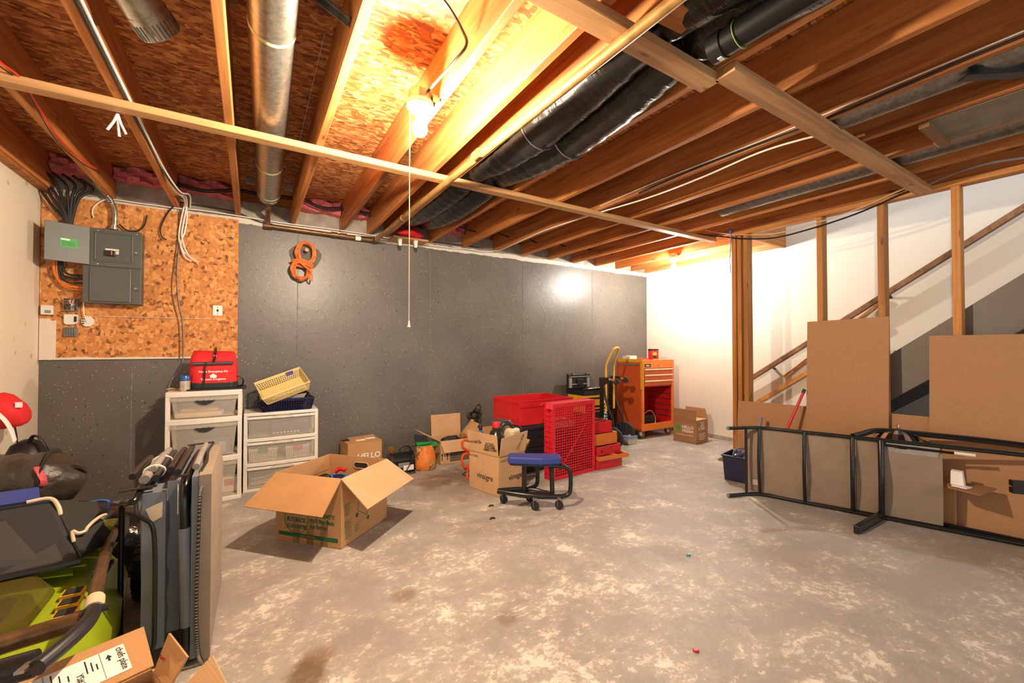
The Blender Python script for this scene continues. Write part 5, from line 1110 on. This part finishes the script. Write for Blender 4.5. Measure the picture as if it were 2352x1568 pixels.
for lab, x, y, z, w, d, h, mt, rot in DR:
    t = thing('steel_tray', lab, 'tool tray', (x,y,z), R(rot), 'steel trays stacked on the floor')
    MB().open_box(0,0,0,w,d,h,.003).build('pan', MT[mt], t, bevel=.0015)
    MB().bar((w,.01,h-.004), (w,d-.01,h-.004), .022, .005).build('side_lip', MT['beige'] if mt == 'orange' else MT['red'], t)
    MB().bar((w+.004,.0,h*.4), (w+.004,d-.02,h*.4), .006, .012).build('slide_rail', MT['galvd'], t)
t = thing('socket_set', 'heap of black sockets in the middle red steel tray', 'tools', (2.95,3.1,.136))
for k in range(22): MB().lathe([(.014,0),(.016,.03),(.011,.05)], 8, Matrix.Translation((rr.uniform(-.12,.14),rr.uniform(-.1,.12),.01+.03*rr.random())) @ Euler((rr.uniform(0,3),rr.uniform(0,3),0)).to_matrix().to_4x4()).build('socket', MT['blackm'], t, smooth=True)
for k in range(3):
    t = thing('wrench', ('longest','middle','shortest')[k] + ' silver wrench lying on the top red steel tray', 'wrench', (2.93+.03*k,3.06+.05*k,.437), R(8-6*k), 'wrenches on the top drawer')
    L = .17-.03*k; MB().bar((-L/2,0,.005),(L/2,0,.005), .012, .006).build('shank', MT['chrome'], t)
    MB().prism([(.016*math.cos(a),.016*math.sin(a)) for a in [R(40+28*j) for j in range(11)]] + [(.004,-.004),(.004,.004)], .001, .009, Matrix.Translation((L/2+.008,0,0)) @ Matrix.Rotation(R(180),4,'Z')).build('open_end', MT['chrome'], t)
t = thing('storage_container', 'small clear container with a pale blue lid beside the hand truck wheel', 'container', (3.835,3.535,0), R(-4))
MB().open_box(0,0,0,.13,.15,.085,.003,.01).build('tub', MT['clear'], t); MB().prism([(x+.065,y+.075) for x,y in rrect(.165,.185,.02)], .086, .10).build('lid', MT['bluelid'], t, bevel=.004)
MB().tube([(.02,.03,.103),(.07,.05,.103)], .016, 8, flat=.6).build('orange_knob', MT['coppero'], t, smooth=True); MB().box((.01,.02,.005), (.1,.12,.05)).build('contents', MT['white'], t)

# ------------------------------------------------------------------ hand truck and rolling tool box
t = thing('hand_truck', 'folding hand truck with a yellow handle, black frame and spoked wheels', 'hand truck', (3.665,3.665,0), R(-65))
YL = MT['yellow']
MB().tube(cr([(0,-.135,.42), (0,-.135,.80), (0,-.135,.93), (.018,-.13,1.0), (.065,-.10,1.12), (.085,-.06,1.155), (.09,0,1.162), (.085,.06,1.155), (.065,.10,1.12), (.018,.13,1.0), (0,.135,.93), (0,.135,.8), (0,.135,.42)], 5), .0165, 12, flat=.7).build('handle', YL, t, smooth=True)
for s in (-1,1):
    MB().bar((-.045,s*.15,.03), (-.045,s*.15,.80), .02, .045, up=(1,0,0)).build('upright', bm_, t)
    MB().tube(cr([(-.01,s*.165,.70), (.0,s*.165,.60), (.045,s*.165,.45), (.095,s*.165,.32), (.105,s*.165,.2), (.11,s*.165,.12)], 5), .012, 8).build('brace', bm_, t, smooth=True)
    MB().prism([(-.07,.70),(.06,.76),(.075,.815),(-.07,.815)], s*.165-.006, s*.165+.006, Matrix.Rotation(a90,4,'X')).build('pivot_plate', bm_, t)
    c = MB().bar((.05,s*.165,.80), (.125,s*.165,.785), .03, .02).build('swivel_castor', MT['chrome'], t)
    MB().lathe([(.016,-.012),(.036,-.012),(.038,-.006),(.038,.006),(.036,.012),(.016,.012)], 18, Matrix.Translation((.135,s*.165,.77)) @ Matrix.Rotation(a90,4,'X')).build('castor_wheel', MT['blackrub'], c, smooth=True)
    wv = MB().lathe([(.09,-.022),(.122,-.022),(.128,-.01),(.128,.01),(.122,.022),(.09,.022)], 28, Matrix.Translation((.105,s*.215,.129)) @ Matrix.Rotation(a90,4,'X')).build('wheel', MT['blackrub'], t, smooth=True)
    m = MB()
    for k in range(12): a = k*math.pi/6; m.cyl((.105,s*.215,.129), (.105+.095*math.cos(a), s*.215, .129+.095*math.sin(a)), .004, 6)
    m.build('spokes', MT['galv'], wv); MB().lathe([(.022,-.03),(.022,.03)], 12, Matrix.Translation((.105,s*.215,.129)) @ Matrix.Rotation(a90,4,'X')).build('hub', MT['galvd'], wv, smooth=True)
for z in (.12,.45,.79): MB().bar((-.045,-.15,z), (-.045,.15,z), .03, .02).build('cross_bar', bm_, t)
MB().bar((.105,-.2,.129), (.105,.2,.129), .014, .014).build('axle', bm_, t); MB().box((-.30,-.17,.012), (-.03,.17,.018)).build('toe_plate', bm_, t)
MB().tube([(-.02,.05,.8),(.01,.04,.93)], .008, 8).build('latch_rod', MT['greyp'], t, smooth=True)
t = thing('rolling_toolbox', 'black and yellow wheeled tool box tower with its lid open, behind the red crate', 'tool box', (3.43,3.86,0))
MB().prism([(x+.19,y+.17) for x,y in rrect(.38,.34,.03)], .06, .36).build('lower_bin', MT['black'], t, bevel=.012)
MB().prism([(x+.19,y+.17) for x,y in rrect(.37,.33,.03)], .365, .58).build('middle_box', YL, t, bevel=.012)
for z in (.385,.43,.53): MB().box((.02,-.006,z), (.36,.008,z+.022)).build('black_band', MT['black'], t, bevel=.003)
for x in (.09,.29): MB().box((x-.03,-.012,.33), (x+.03,.006,.42)).build('latch', YL, t, bevel=.004)
MB().open_box(.0,.0,.58,.38,.34,.635,.006).build('tote_tray', MT['black'], t)
l = MB().box((.0,.30,.635), (.38,.345,.83)).build('lid', MT['black'], t, bevel=.015)
for x in (.03,.33): MB().box((x-.022,.285,.65), (x+.022,.302,.775)).build('lid_post', MT['greyp'], l, bevel=.003)
for z in (.69,.785): MB().box((.02,.29,z), (.36,.302,z+.010)).build('lid_rib', MT['greyp'], l)
MB().box((.14,.285,.68), (.24,.302,.76)).build('lid_catch', MT['blackm'], l, bevel=.006)
for x in (.07,.31): MB().box((x-.012,.285,.82), (x+.012,.31,.842)).build('lid_latch', MT['galv'], l)
text('STANLEY', .07, t, (.345,-.0135,.40), (a90,R(-90),0), MT['print_white'], bold=.002)
MB().box((.315,-.012,.22), (.375,-.004,.58)).build('name_band', MT['black'], t)
for s in (.0,.36): 
    wo = MB().lathe([(.03,-.02),(.07,-.02),(.075,-.01),(.075,.01),(.07,.02),(.03,.02)], 20, Matrix.Translation((s+.01,.26,.075)) @ Matrix.Rotation(a90,4,'Y')).build('wheel', MT['blackrub'], t, smooth=True)
MB().box((.05,.02,.02), (.33,.08,.062)).build('foot', MT['black'], t)
for k in range(3):
    t = thing('ratchet', ('left','middle','right')[k] + ' silver hand tool in the open tray of the wheeled tool box', 'hand tool', (3.50+.1*k,3.92+.03*k,.640), R(20-15*k), 'hand tools in the open tray')
    MB().tube([(-.08,0,.01),(.06,0,.012)], .008, 8).build('handle', MT['chrome'] if k else MT['blackm'], t, smooth=True); MB().lathe([(.014,0),(.018,.006),(.018,.016),(.012,.022)], 12, Matrix.Translation((.07,0,0))).build('head', MT['chrome'], t, smooth=True)

# ------------------------------------------------------------------ tool chest
t = thing('tool_chest', 'orange roller tool chest with its lower drawers missing and red inside', 'tool chest', (4.205,3.645,0), R(-2))
w, d, z0, z1 = .60, .45, .105, 1.005; OS = MT['orangeside']; OR = MT['orange']
MB().box((0,.02,z0), (.012,d,z1)).build('side_panel', OS, t, bevel=.002); MB().box((w-.012,.02,z0), (w,d,z1)).build('side_panel', OS, t, bevel=.002)
MB().box((0,d-.01,z0), (w,d,z1)).build('back_panel', MT['red'], t); MB().box((0,.0,z1-.012), (w,d,z1)).build('top_panel', OR, t, bevel=.004)
MB().box((.0,.02,z0), (w,d,z0+.02)).build('floor_panel', MT['red'], t)
for x in (0, w-.04): MB().box((x,0,z0), (x+.04,.022,z1-.01)).build('front_post', OR, t, bevel=.003)
MB().box((.04,0,z0), (w-.04,.02,z0+.085)).build('bottom_rail', OR, t, bevel=.003); MB().box((.04,0,z1-.105), (w-.04,.02,z1-.012)).build('top_rail', OR, t, bevel=.003)
for x0, x1 in ((.042,.298), (.302,w-.042)):
    for zb, zt in ((.822,.893), (.748,.818)):
        dr = MB().box((x0,-.004,zb), (x1,.02,zt)).build('drawer', OS, t, bevel=.003); MB().box((x0,-.022,zt-.018), (x1,-.002,zt)).build('pull', MT['beige'], dr, bevel=.004)
dr = MB().box((.042,-.004,.675), (w-.042,.02,.744)).build('drawer', OS, t, bevel=.003); MB().box((.042,-.022,.726), (w-.042,-.002,.744)).build('pull', MT['beige'], dr, bevel=.004)
MB().box((.042,.02,.66), (w-.042,d-.02,.674)).build('drawer_shelf', MT['red'], t)
for x in (.014, w-.024):
    for k in range(6): MB().box((x,.03,.24+.075*k), (x+.01,d-.03,.252+.075*k)).build('slide', MT['galvd'], t)
MB().box((.014,.03,z0+.02), (.018,d-.02,.66)).build('inner_side', MT['red'], t); MB().box((w-.018,.03,z0+.02), (w-.014,d-.02,.66)).build('inner_side', MT['red'], t)
MB().box((.05,-.002,.915), (.16,.002,.955)).build('badge', MT['black'], t, bevel=.003); text('Beach', .026, t, (.105,-.0028,.935), (a90,0,0), MT['label'], bold=.0006)
MB().lathe([(.009,0),(.009,.006)], 12, Matrix.Translation((.30,0,.93)) @ Matrix.Rotation(a90,4,'X')).build('lock', MT['galvd'], t, smooth=True)
MB().bar((-.012,.05,.945), (-.012,d-.02,.945), .018, .02).build('side_handle', MT['galv'], t)
for x, y in ((.05,.05), (w-.05,.05), (.05,d-.05), (w-.05,d-.05)):
    c = MB().box((x-.035,y-.035,z0-.012), (x+.035,y+.035,z0)).build('castor', MT['galvd'], t)
    MB().box((x-.022,y-.02,.04), (x-.017,y+.02,z0-.01)).build('fork', MT['beige'], c); MB().box((x+.017,y-.02,.04), (x+.022,y+.02,z0-.01)).build('fork', MT['beige'], c)
    MB().lathe([(.02,-.014),(.046,-.014),(.05,-.008),(.05,.008),(.046,.014),(.02,.014)], 20, Matrix.Translation((x,y+.015,.05)) @ Matrix.Rotation(a90,4,'Y')).build('castor_wheel', MT['brown'], c, smooth=True)
t = thing('framing_square', 'yellow L-shaped framing square hooked over the tool chest corner', 'square', (4.197,3.64,1.006))
MB().box((-.007,-.02,-.03), (-.003,.40,.012)).build('blade', YL, t); MB().box((-.007,-.024,-.37), (-.003,.018,-.028)).build('tongue', YL, t)
for k in range(24): MB().box((-.0078,.0+.016*k,-.028), (-.007,.001+.016*k,-.016-.005*(k%4==0))).build('graduation', PB, t)
t = thing('battery_charger', 'black battery charger with a wire inside the tool chest', 'charger', (4.43,3.82,.126))
MB().prism(rrect(.20,.2,.02), 0, .155).build('case', MT['black'], t, bevel=.012)
MB().tube(cr([(-.09,-.06,.14), (-.05,-.09,.2), (.02,-.1,.215), (.08,-.1,.17), (.115,-.1,.10), (.09,-.11,.03), (.06,-.11,.006)], 6), .005, 7).build('lead', plain('pink_lead', (.55,.3,.25), .4), t, smooth=True)
MB().tube(cr([(-.1,-.02,.1), (-.13,-.03,.06), (-.14,-.03,.015), (-.1,-.05,.008)], 5), .006, 7).build('lead', MT['black'], t, smooth=True)
t = thing('coffee_can', 'red plastic coffee can with a black lid on the tool chest', 'can', (4.56,3.76,1.006))
MB().lathe([(.062,0),(.066,.006),(.066,.12),(.063,.126)], 26).build('can_body', MT['redp'], t, smooth=True); MB().lathe([(.068,.122),(.068,.138),(.064,.142)], 26).build('lid', MT['black'], t, smooth=True)
MB().lathe([(.026,0),(.026,.001)], 18, Matrix.Translation((-.038,-.0545,.075)) @ Matrix.Rotation(R(-35),4,'Z') @ Matrix.Rotation(a90,4,'X')).build('round_print', YL, t); MB().prism([(-.02,-.055),(.02,-.055),(.02,-.02),(-.02,-.02)], 0, .0014, Matrix.Translation((-.038,-.0545,.075)) @ Matrix.Rotation(R(-35),4,'Z') @ Matrix.Rotation(a90,4,'X')).build('dark_print', PB, t)
MB().tube(cr([(.02,-.064,.11),(.015,-.06,.07),(.022,-.064,.03)], 4), .007, 6).build('grip_dent', plain('dark_red', (.3,.01,.01), .5), t, smooth=True)
t = thing('parts_box', 'small white box on the left of the tool chest top', 'box', (4.25,3.92,1.006)); MB().open_box(-.03,-.06,0,.10,.06,.045,.003,.004).build('tub', MT['white'], t); MB().box((.03,-.05,.046), (.105,.055,.052)).build('cover', MT['label'], t)
t = thing('pliers', 'red-handled pliers lying on the tool chest front edge', 'pliers', (4.33,3.72,1.008))
for s in (-1,1): MB().tube(cr([(-.10,s*.02,.012),(-.03,s*.022,.014),(.03,s*.006,.012)], 5), .009, 8).build('handle', MT['redp'], t, smooth=True)
MB().bar((.03,0,.012), (.09,0,.012), .02, .012).build('jaws', MT['redp'], t)
t = thing('wood_rule', 'short yellow wooden strip on the right of the tool chest top', 'ruler', (4.56,3.68,1.007)); MB().box((-.10,-.012,0), (.14,.012,.006)).build('strip', plain('rule_wood', (.62,.42,.16), .6), t); MB().box((-.10,-.012,.006), (-.06,.012,.010)).build('end_stop', YL, t)
# open meal kit carton in front of the chest
t = thing('meal_kit_box', 'open brown meal-kit carton with a green round mark beside the tool chest', 'box', (4.548,3.12,0), R(5))
w, d, h = .262, .305, .285; m = MB(); m.box((0,0,0),(w,.005,h)); m.box((0,d-.005,0),(w,d,h)); m.box((0,.005,0),(.005,d-.005,h)); m.box((w-.005,.005,0),(w,d-.005,h)); m.box((0,0,0),(w,d,.005)); m.build('carton', MT['card3'], t)
MB().sheet((0,d,h), (0,0,h), (-.004,.0,h+.125), (-.004,d,h+.125), .004).build('flap', MT['card3'], t); MB().sheet((w,0,h), (w,d,h), (w+.02,d,h+.12), (w+.01,.04,h+.12), .004).build('flap', MT['card3'], t)
MB().box((.005,.006,h-.004), (w-.005,d-.03,h)).build('tucked_flap', MT['card2'], t)
MB().lathe([(.032,0),(.032,.0008)], 24, Matrix.Translation((0,.235,.175)) @ Matrix.Rotation(R(-90),4,'Y')).build('green_mark', plain('bright_green', (.04,.33,.02), .6), t)
text('HELLO\nFRESH', .052, t, (-.001,.112,.165), sd, MT['print_white'], bold=.0007); text('De délicieuses possibilités', .021, t, (-.001,.15,.095), sd, MT['print_white'])
text('#hellofreshpics', .022, t, (-.0055,.16,h+.07), (R(-90),0,R(90)), MT['print_white'])
text('36%', .06, t, (.14,-.0008,.18), ff, MT['print_white']); text('Nous avons\nréduit le\ngaspillage', .022, t, (.13,-.0008,.235), ff, MT['print_white'])
for k in range(4): MB().box((.06,-.0008,.115-.022*k), (.20-.02*(k%2),0,.120-.022*k)).build('print_line', MT['print_white'], t)
MB().box((.055,-.0008,.165), (.068,0,.20)).build('print_mark', MT['print_white'], t)

# ------------------------------------------------------------------ right side: boards, poles, lounger, bin
HB = MT['hardboard']
def sheet_thing(label, y0, y1, z1, xb, xt, th=.006, zl=None, zr=None, z0=.0):
    t = thing('hardboard_sheet', label, 'board', ((xb+xt)/2, (y0+y1)/2, 0))
    za, zb = (zl or z1), (zr or z1)
    o = MB().hexa([(xb,y0,z0),(xb,y1,z0),(xb+th,y1,z0),(xb+th,y0,z0), (xt,y0,za),(xt,y1,zb),(xt+th,y1,zb),(xt+th,y0,za)]).build('panel', HB, t); W_(o); return t
sheet_thing('low wide hardboard sheet along the foot of the studs', .25, 2.285, .665, 3.945, 3.982, zl=.70, zr=.655)
sheet_thing('tall hardboard sheet leaning on the middle studs', 1.15, 1.683, 1.385, 3.91, 3.975, zl=1.392, zr=1.380)
sheet_thing('hardboard sheet leaning on the studs at the right edge', -.25, .938, 1.245, 3.925, 3.982)
# handrail and loose strips on the white wall
t = thing('handrail', 'long brown wooden handrail sloping up the white stair wall', 'handrail', (5.02, 1.6, 1.0))
a, b = Vector((4.985,2.80,.735)), Vector((4.985,.1,2.60))
W_(MB().bar(a, b, .04, .05).build('rail', MT['ladder'], t, bevel=.006))
for f in (.12,.5,.85): p = a.lerp(b, f); W_(MB().bar(p, p+Vector((.08,0,-.04)), .02, .02).build('bracket', MT['blackm'], t))
for lab, p0, p1, hh in (('upper short wooden strip leaning on the white wall left of the tall board', (5.03,2.36,.835), (5.045,1.5,1.60), .035), ('lower wooden strip leaning on the white wall left of the tall board', (5.03,2.72,.48), (5.045,1.5,1.36), .045)):
    t = thing('wood_strip', lab, 'board', p0); W_(MB().bar(p0, p1, .018, hh).build('strip', MT['stud'], t, bevel=.002))
t = thing('broom_pole', 'red pole leaning behind the lounger toward the tall board', 'pole', (3.62,1.90,0))
W_(MB().tube([(3.615,1.875,.02), (3.918,1.69,.80)], .011, 12).build('pole', MT['redp'], t, smooth=True)); W_(MB().tube([(3.912,1.694,.785), (3.924,1.687,.815)], .013, 12).build('cap', MT['black'], t, smooth=True))
W_(MB().bar((3.60,1.80,.02), (3.66,1.90,.02), .05, .035).build('head', MT['black'], t, bevel=.008))
t = thing('baseball_bat', 'grey wooden bat leaning upright behind the lounger', 'bat', (3.66,2.06,0))
W_(MB().tube([(3.70,2.06,.01), (3.80,2.02,.35), (3.845,2.0,.535)], [.02,.017,.014], 12).build('shaft', MT['greyp'], t, smooth=True)); W_(MB().lathe([(.014,0),(.016,.01),(.010,.02)], 12, Matrix.Translation((3.845,2.0,.535))).build('knob', MT['greyp'], t, smooth=True))

# sun lounger lying on its side
LZ = .535
t = thing('sun_lounger', 'black metal sun lounger with a taupe sling lying on its side', 'sun lounger', (3.5,1.4,0))
A0, B0, E0 = Vector((3.16,1.895,0)), Vector((3.395,1.80,0)), Vector((3.868,.43,0)); dl = (E0-B0).normalized(); nl = Vector((-dl.y*-1, dl.x*-1, 0)); 
nl = Vector((dl.y, -dl.x, 0))            # toward the room (the underside)
if nl.x > 0: nl = -nl
def S_(s, off=0.0, z=0.0): return B0 + dl*s + nl*off + Vector((0,0,z))
bend = B0 + (A0-B0)*.3
for z in (.015, LZ):
    zz = Vector((0,0,z)); W_(MB().tube(cr([A0+zz, A0.lerp(bend,.6)+zz, bend+zz, B0+dl*.04+zz, S_(.3,0,z), S_(.8,0,z), S_(1.2,0,z), S_(1.55,0,z)], 5), .0135, 12).build('side_rail', bm_, t, smooth=True))
    for e in (A0,): W_(MB().tube([e+zz, e+zz+(A0-B0).normalized()*.006], .0145, 12).build('end_cap', MT['greyp'], t, smooth=True))
W_(MB().tube([A0.lerp(B0,.62)+Vector((0,0,.02)), A0.lerp(B0,.62)+Vector((0,0,LZ))], .010, 10).build('cross_bar', bm_, t, smooth=True))
def bowbar(s, out, r, w=1.0): W_(MB().tube(cr([S_(s,.005,.02), S_(s,out*.7,.14), S_(s,out,.27), S_(s,out*.7,.40), S_(s,.005,LZ-.005)], 5), r, 10, flat=w).build('cross_bar', bm_, t, smooth=True))
for s, o_, r in ((.02,.055,.0115), (.31,.06,.012), (.585,.06,.0135), (.735,.065,.018)): bowbar(s, o_, r)
def sling(s0, s1, seed):
    m = MB(); ns, nz = 8, 6; r = random.Random(seed); F = []
    for k in range(nz+1):
        for i in range(ns+1): F.append(S_(s0+(s1-s0)*i/ns, .018*math.sin(math.pi*k/nz)-.012, .03+(LZ-.045)*k/nz))
    Bk = [p - nl*.004 for p in F]; n = len(F); m.v = [tuple(p) for p in F+Bk]; w_ = ns+1
    for k in range(nz):
        for i in range(ns): a = k*w_+i; m.f += [(a,a+1,a+w_+1,a+w_), (n+a,n+a+w_,n+a+w_+1,n+a+1)]
    for i in range(ns): m.f += [(i,n+i,n+i+1,i+1), (nz*w_+i,nz*w_+i+1,n+nz*w_+i+1,n+nz*w_+i)]
    for k in range(nz): m.f += [(k*w_,(k+1)*w_,n+(k+1)*w_,n+k*w_), (k*w_+ns,n+k*w_+ns,n+(k+1)*w_+ns,(k+1)*w_+ns)]
    return W_(m.build('sling', MT['taupe'], t, smooth=True))
sling(-.075,.60,1); sling(.605,1.03,2)
W_(MB().hexa([S_(.78,-.003,LZ-.075), S_(1.01,-.003,LZ-.075), S_(1.01,-.009,LZ-.075), S_(.78,-.009,LZ-.075), S_(.76,.004,LZ-.01), S_(1.02,.004,LZ-.01), S_(1.02,-.004,LZ-.01), S_(.76,-.004,LZ-.01)]).build('foil_tape', MT['foil'], t)); W_(MB().hexa([S_(-.03,.006,.08), S_(.012,.006,.08), S_(.012,.0,.08), S_(-.03,.0,.08), S_(-.03,.012,.125), S_(.012,.012,.125), S_(.012,.006,.125), S_(-.03,.006,.125)]).build('foil_patch', MT['foil'], t))
# arm loops behind, legs toward the room
W_(MB().tube(cr([S_(.59,.0,LZ+.008), S_(.64,-.05,LZ+.022), S_(.70,-.10,LZ+.042), S_(.78,-.11,LZ+.05), S_(1.0,-.095,LZ+.052), S_(1.25,-.075,LZ+.05), S_(1.45,-.055,LZ+.04), S_(1.55,-.01,LZ+.02)], 6), .023, 10, flat=.8).build('arm', bm_, t, smooth=True))
W_(MB().tube(cr([S_(.60,.0,.018), S_(.72,-.08,.022), S_(1.15,-.06,.022), S_(1.50,-.02,.02)], 6), .018, 10, flat=.8).build('arm', bm_, t, smooth=True))
W_(MB().bar(S_(.735,.0,.028), S_(.60,.40,.026), .03, .05).build('leg', bm_, t, bevel=.004))
W_(MB().tube([S_(.74,.012,LZ-.03), S_(1.15,.0,LZ-.035)], .008, 8).build('adjust_bar', bm_, t, smooth=True)); W_(MB().tube([S_(1.08,.012,LZ-.03), S_(1.17,.012,LZ-.032)], .0095, 8).build('white_sleeve', MT['label'], t, smooth=True))
bowbar(1.44, .03, .014)
for z in (.335,.375): W_(MB().bar(S_(1.30,.06,z), S_(1.44,.02,z), .035, .034).build('rear_leg_end', bm_, t, bevel=.003))
# navy bin with toys
t = thing('toy_bin', 'navy plastic bin of toy pieces behind the lounger foot', 'bin', (3.56,2.17,0), R(-78))
MB().open_box(0,0,0,.25,.23,.215,.004,.012).build('tub', MT['navy'], t, bevel=.006); MB().tube([(-.016,-.016,.215),(.266,-.016,.215),(.266,.246,.215),(-.016,.246,.215)], .009, 8, closed=True).build('rim', MT['navy'], t)
t = thing('spoked_toy', 'round slate-blue spoked toy on top of the navy bin', 'toy', (3.60,2.06,.205), rot=(R(18),0,R(-35)))
M_ = Matrix.Translation((0,0,.045)) @ Matrix.Rotation(a90,4,'X'); tb = plain('slate_blue_toy', (.16,.18,.28), .45)
MB().tube([M_ @ Vector((.056*math.cos(a),.056*math.sin(a),0)) for a in [k*math.pi/14 for k in range(28)]], .007, 8, closed=True).build('tyre', tb, t, smooth=True)
m = MB()
for k in range(14): a = k*math.pi/7; m.bar(M_ @ Vector((0,0,0)), M_ @ Vector((.054*math.cos(a),.054*math.sin(a),0)), .004, .006)
m.build('spokes', tb, t); MB().lathe([(.012,-.008),(.012,.008)], 12, M_).build('hub', tb, t, smooth=True)
for k in range(5):
    t = thing('toy_piece', ('left','bent','tall','right','small')[k] + ' navy plastic toy piece heaped in the bin', 'toy', (3.62+.03*k,2.11-.035*k,.19), rot=(R(20*k),R(30-10*k),R(50*k)), group='toy pieces in the bin')
    MB().prism([(-.04,0),(.04,0),(.045,.03),(.01,.025),(.0,.05),(-.02,.02),(-.04,.03)], -.008, .008, Matrix.Rotation(a90,4,'X')).build('piece', MT['navy'], t, bevel=.003)
# chrome segmented lamp shade, small carton, papers behind the lounger
t = thing('steamer_basket', 'shiny black and silver segmented metal dome behind the lounger', 'dome', (3.80,1.06,.0))
m1, m2 = MB(), MB()
for k in range(22):
    a0, a1 = 2*math.pi*k/22, 2*math.pi*(k+1)/22; mm = m1 if k % 2 else m2
    pr = [(.014,.60), (.05,.595), (.09,.575), (.125,.54), (.145,.49)]
    for (r0, z0_), (r1, z1_) in zip(pr, pr[1:]):
        mm.sheet((r0*math.cos(a0),r0*math.sin(a0),z0_), (r1*math.cos(a0),r1*math.sin(a0),z1_), (r1*math.cos(a1),r1*math.sin(a1),z1_), (r0*math.cos(a1),r0*math.sin(a1),z0_), .002)
m1.build('silver_petals', MT['chrome'], t); m2.build('dark_petals', MT['blackm'], t)
MB().lathe([(.016,.59),(.016,.605),(.008,.612),(.008,.63),(.004,.634)], 14).build('finial', MT['chrome'], t, smooth=True)
MB().lathe([(.02,0),(.02,.49),(.145,.49)], 16).build('stem', MT['blackm'], t, smooth=True)
t = thing('cardboard_flap', 'flattened brown carton sticking out past the lounger sling', 'box', (3.80,.70,.0))
W_(MB().hexa([(3.86,.62,.30),(3.86,.84,.30),(3.70,.80,.288),(3.68,.66,.282),(3.86,.62,.306),(3.86,.84,.306),(3.70,.80,.294),(3.68,.66,.288)]).build('flap', MT['card3'], t)); W_(MB().box((3.85,.80,.0), (3.89,.92,.306)).build('body', MT['card'], t))
t = thing('white_carton', 'small white paper carton resting on the brown flap', 'box', (3.76,.755,.298))
MB().hexa([(-.02,-.02,.008),(.02,-.02,.008),(.02,.04,.008),(-.02,.04,.008),(-.01,-.01,.09),(.02,-.01,.095),(.02,.04,.095),(-.01,.04,.09)]).build('carton', MT['label'], t); MB().sheet((-.05,-.035,.0), (.0,-.05,.002), (.0,.03,.004), (-.05,.03,.002), .008).build('paper', MT['label'], t)

# litter on the floor
for nm_, lab, q, mt in (('bottle_cap','small green plastic cap on the bare floor',(1581,1275),plain('green_cap',(.02,.35,.22),.4)), ('red_scrap','tiny red scrap on the floor near the bottom right',(1598,1495),MT['red'])):
    t = thing(nm_, lab, 'litter', at(*q, z=0)); MB().lathe([(.011,0),(.012,.006),(.009,.009)], 12).build('cap', mt, t, smooth=True)
for i, q in enumerate(((1131,1192), (1128,1163))):
    t = thing('debris_scrap', ('curled','small')[i] + ' black scrap on the floor before the stool', 'litter', at(*q, z=0)); MB().tube(cr([(-.018,0,.004),(0,.006,.009),(.02,-.004,.004)],4), .005, 6).build('scrap', MT['black'], t, smooth=True)
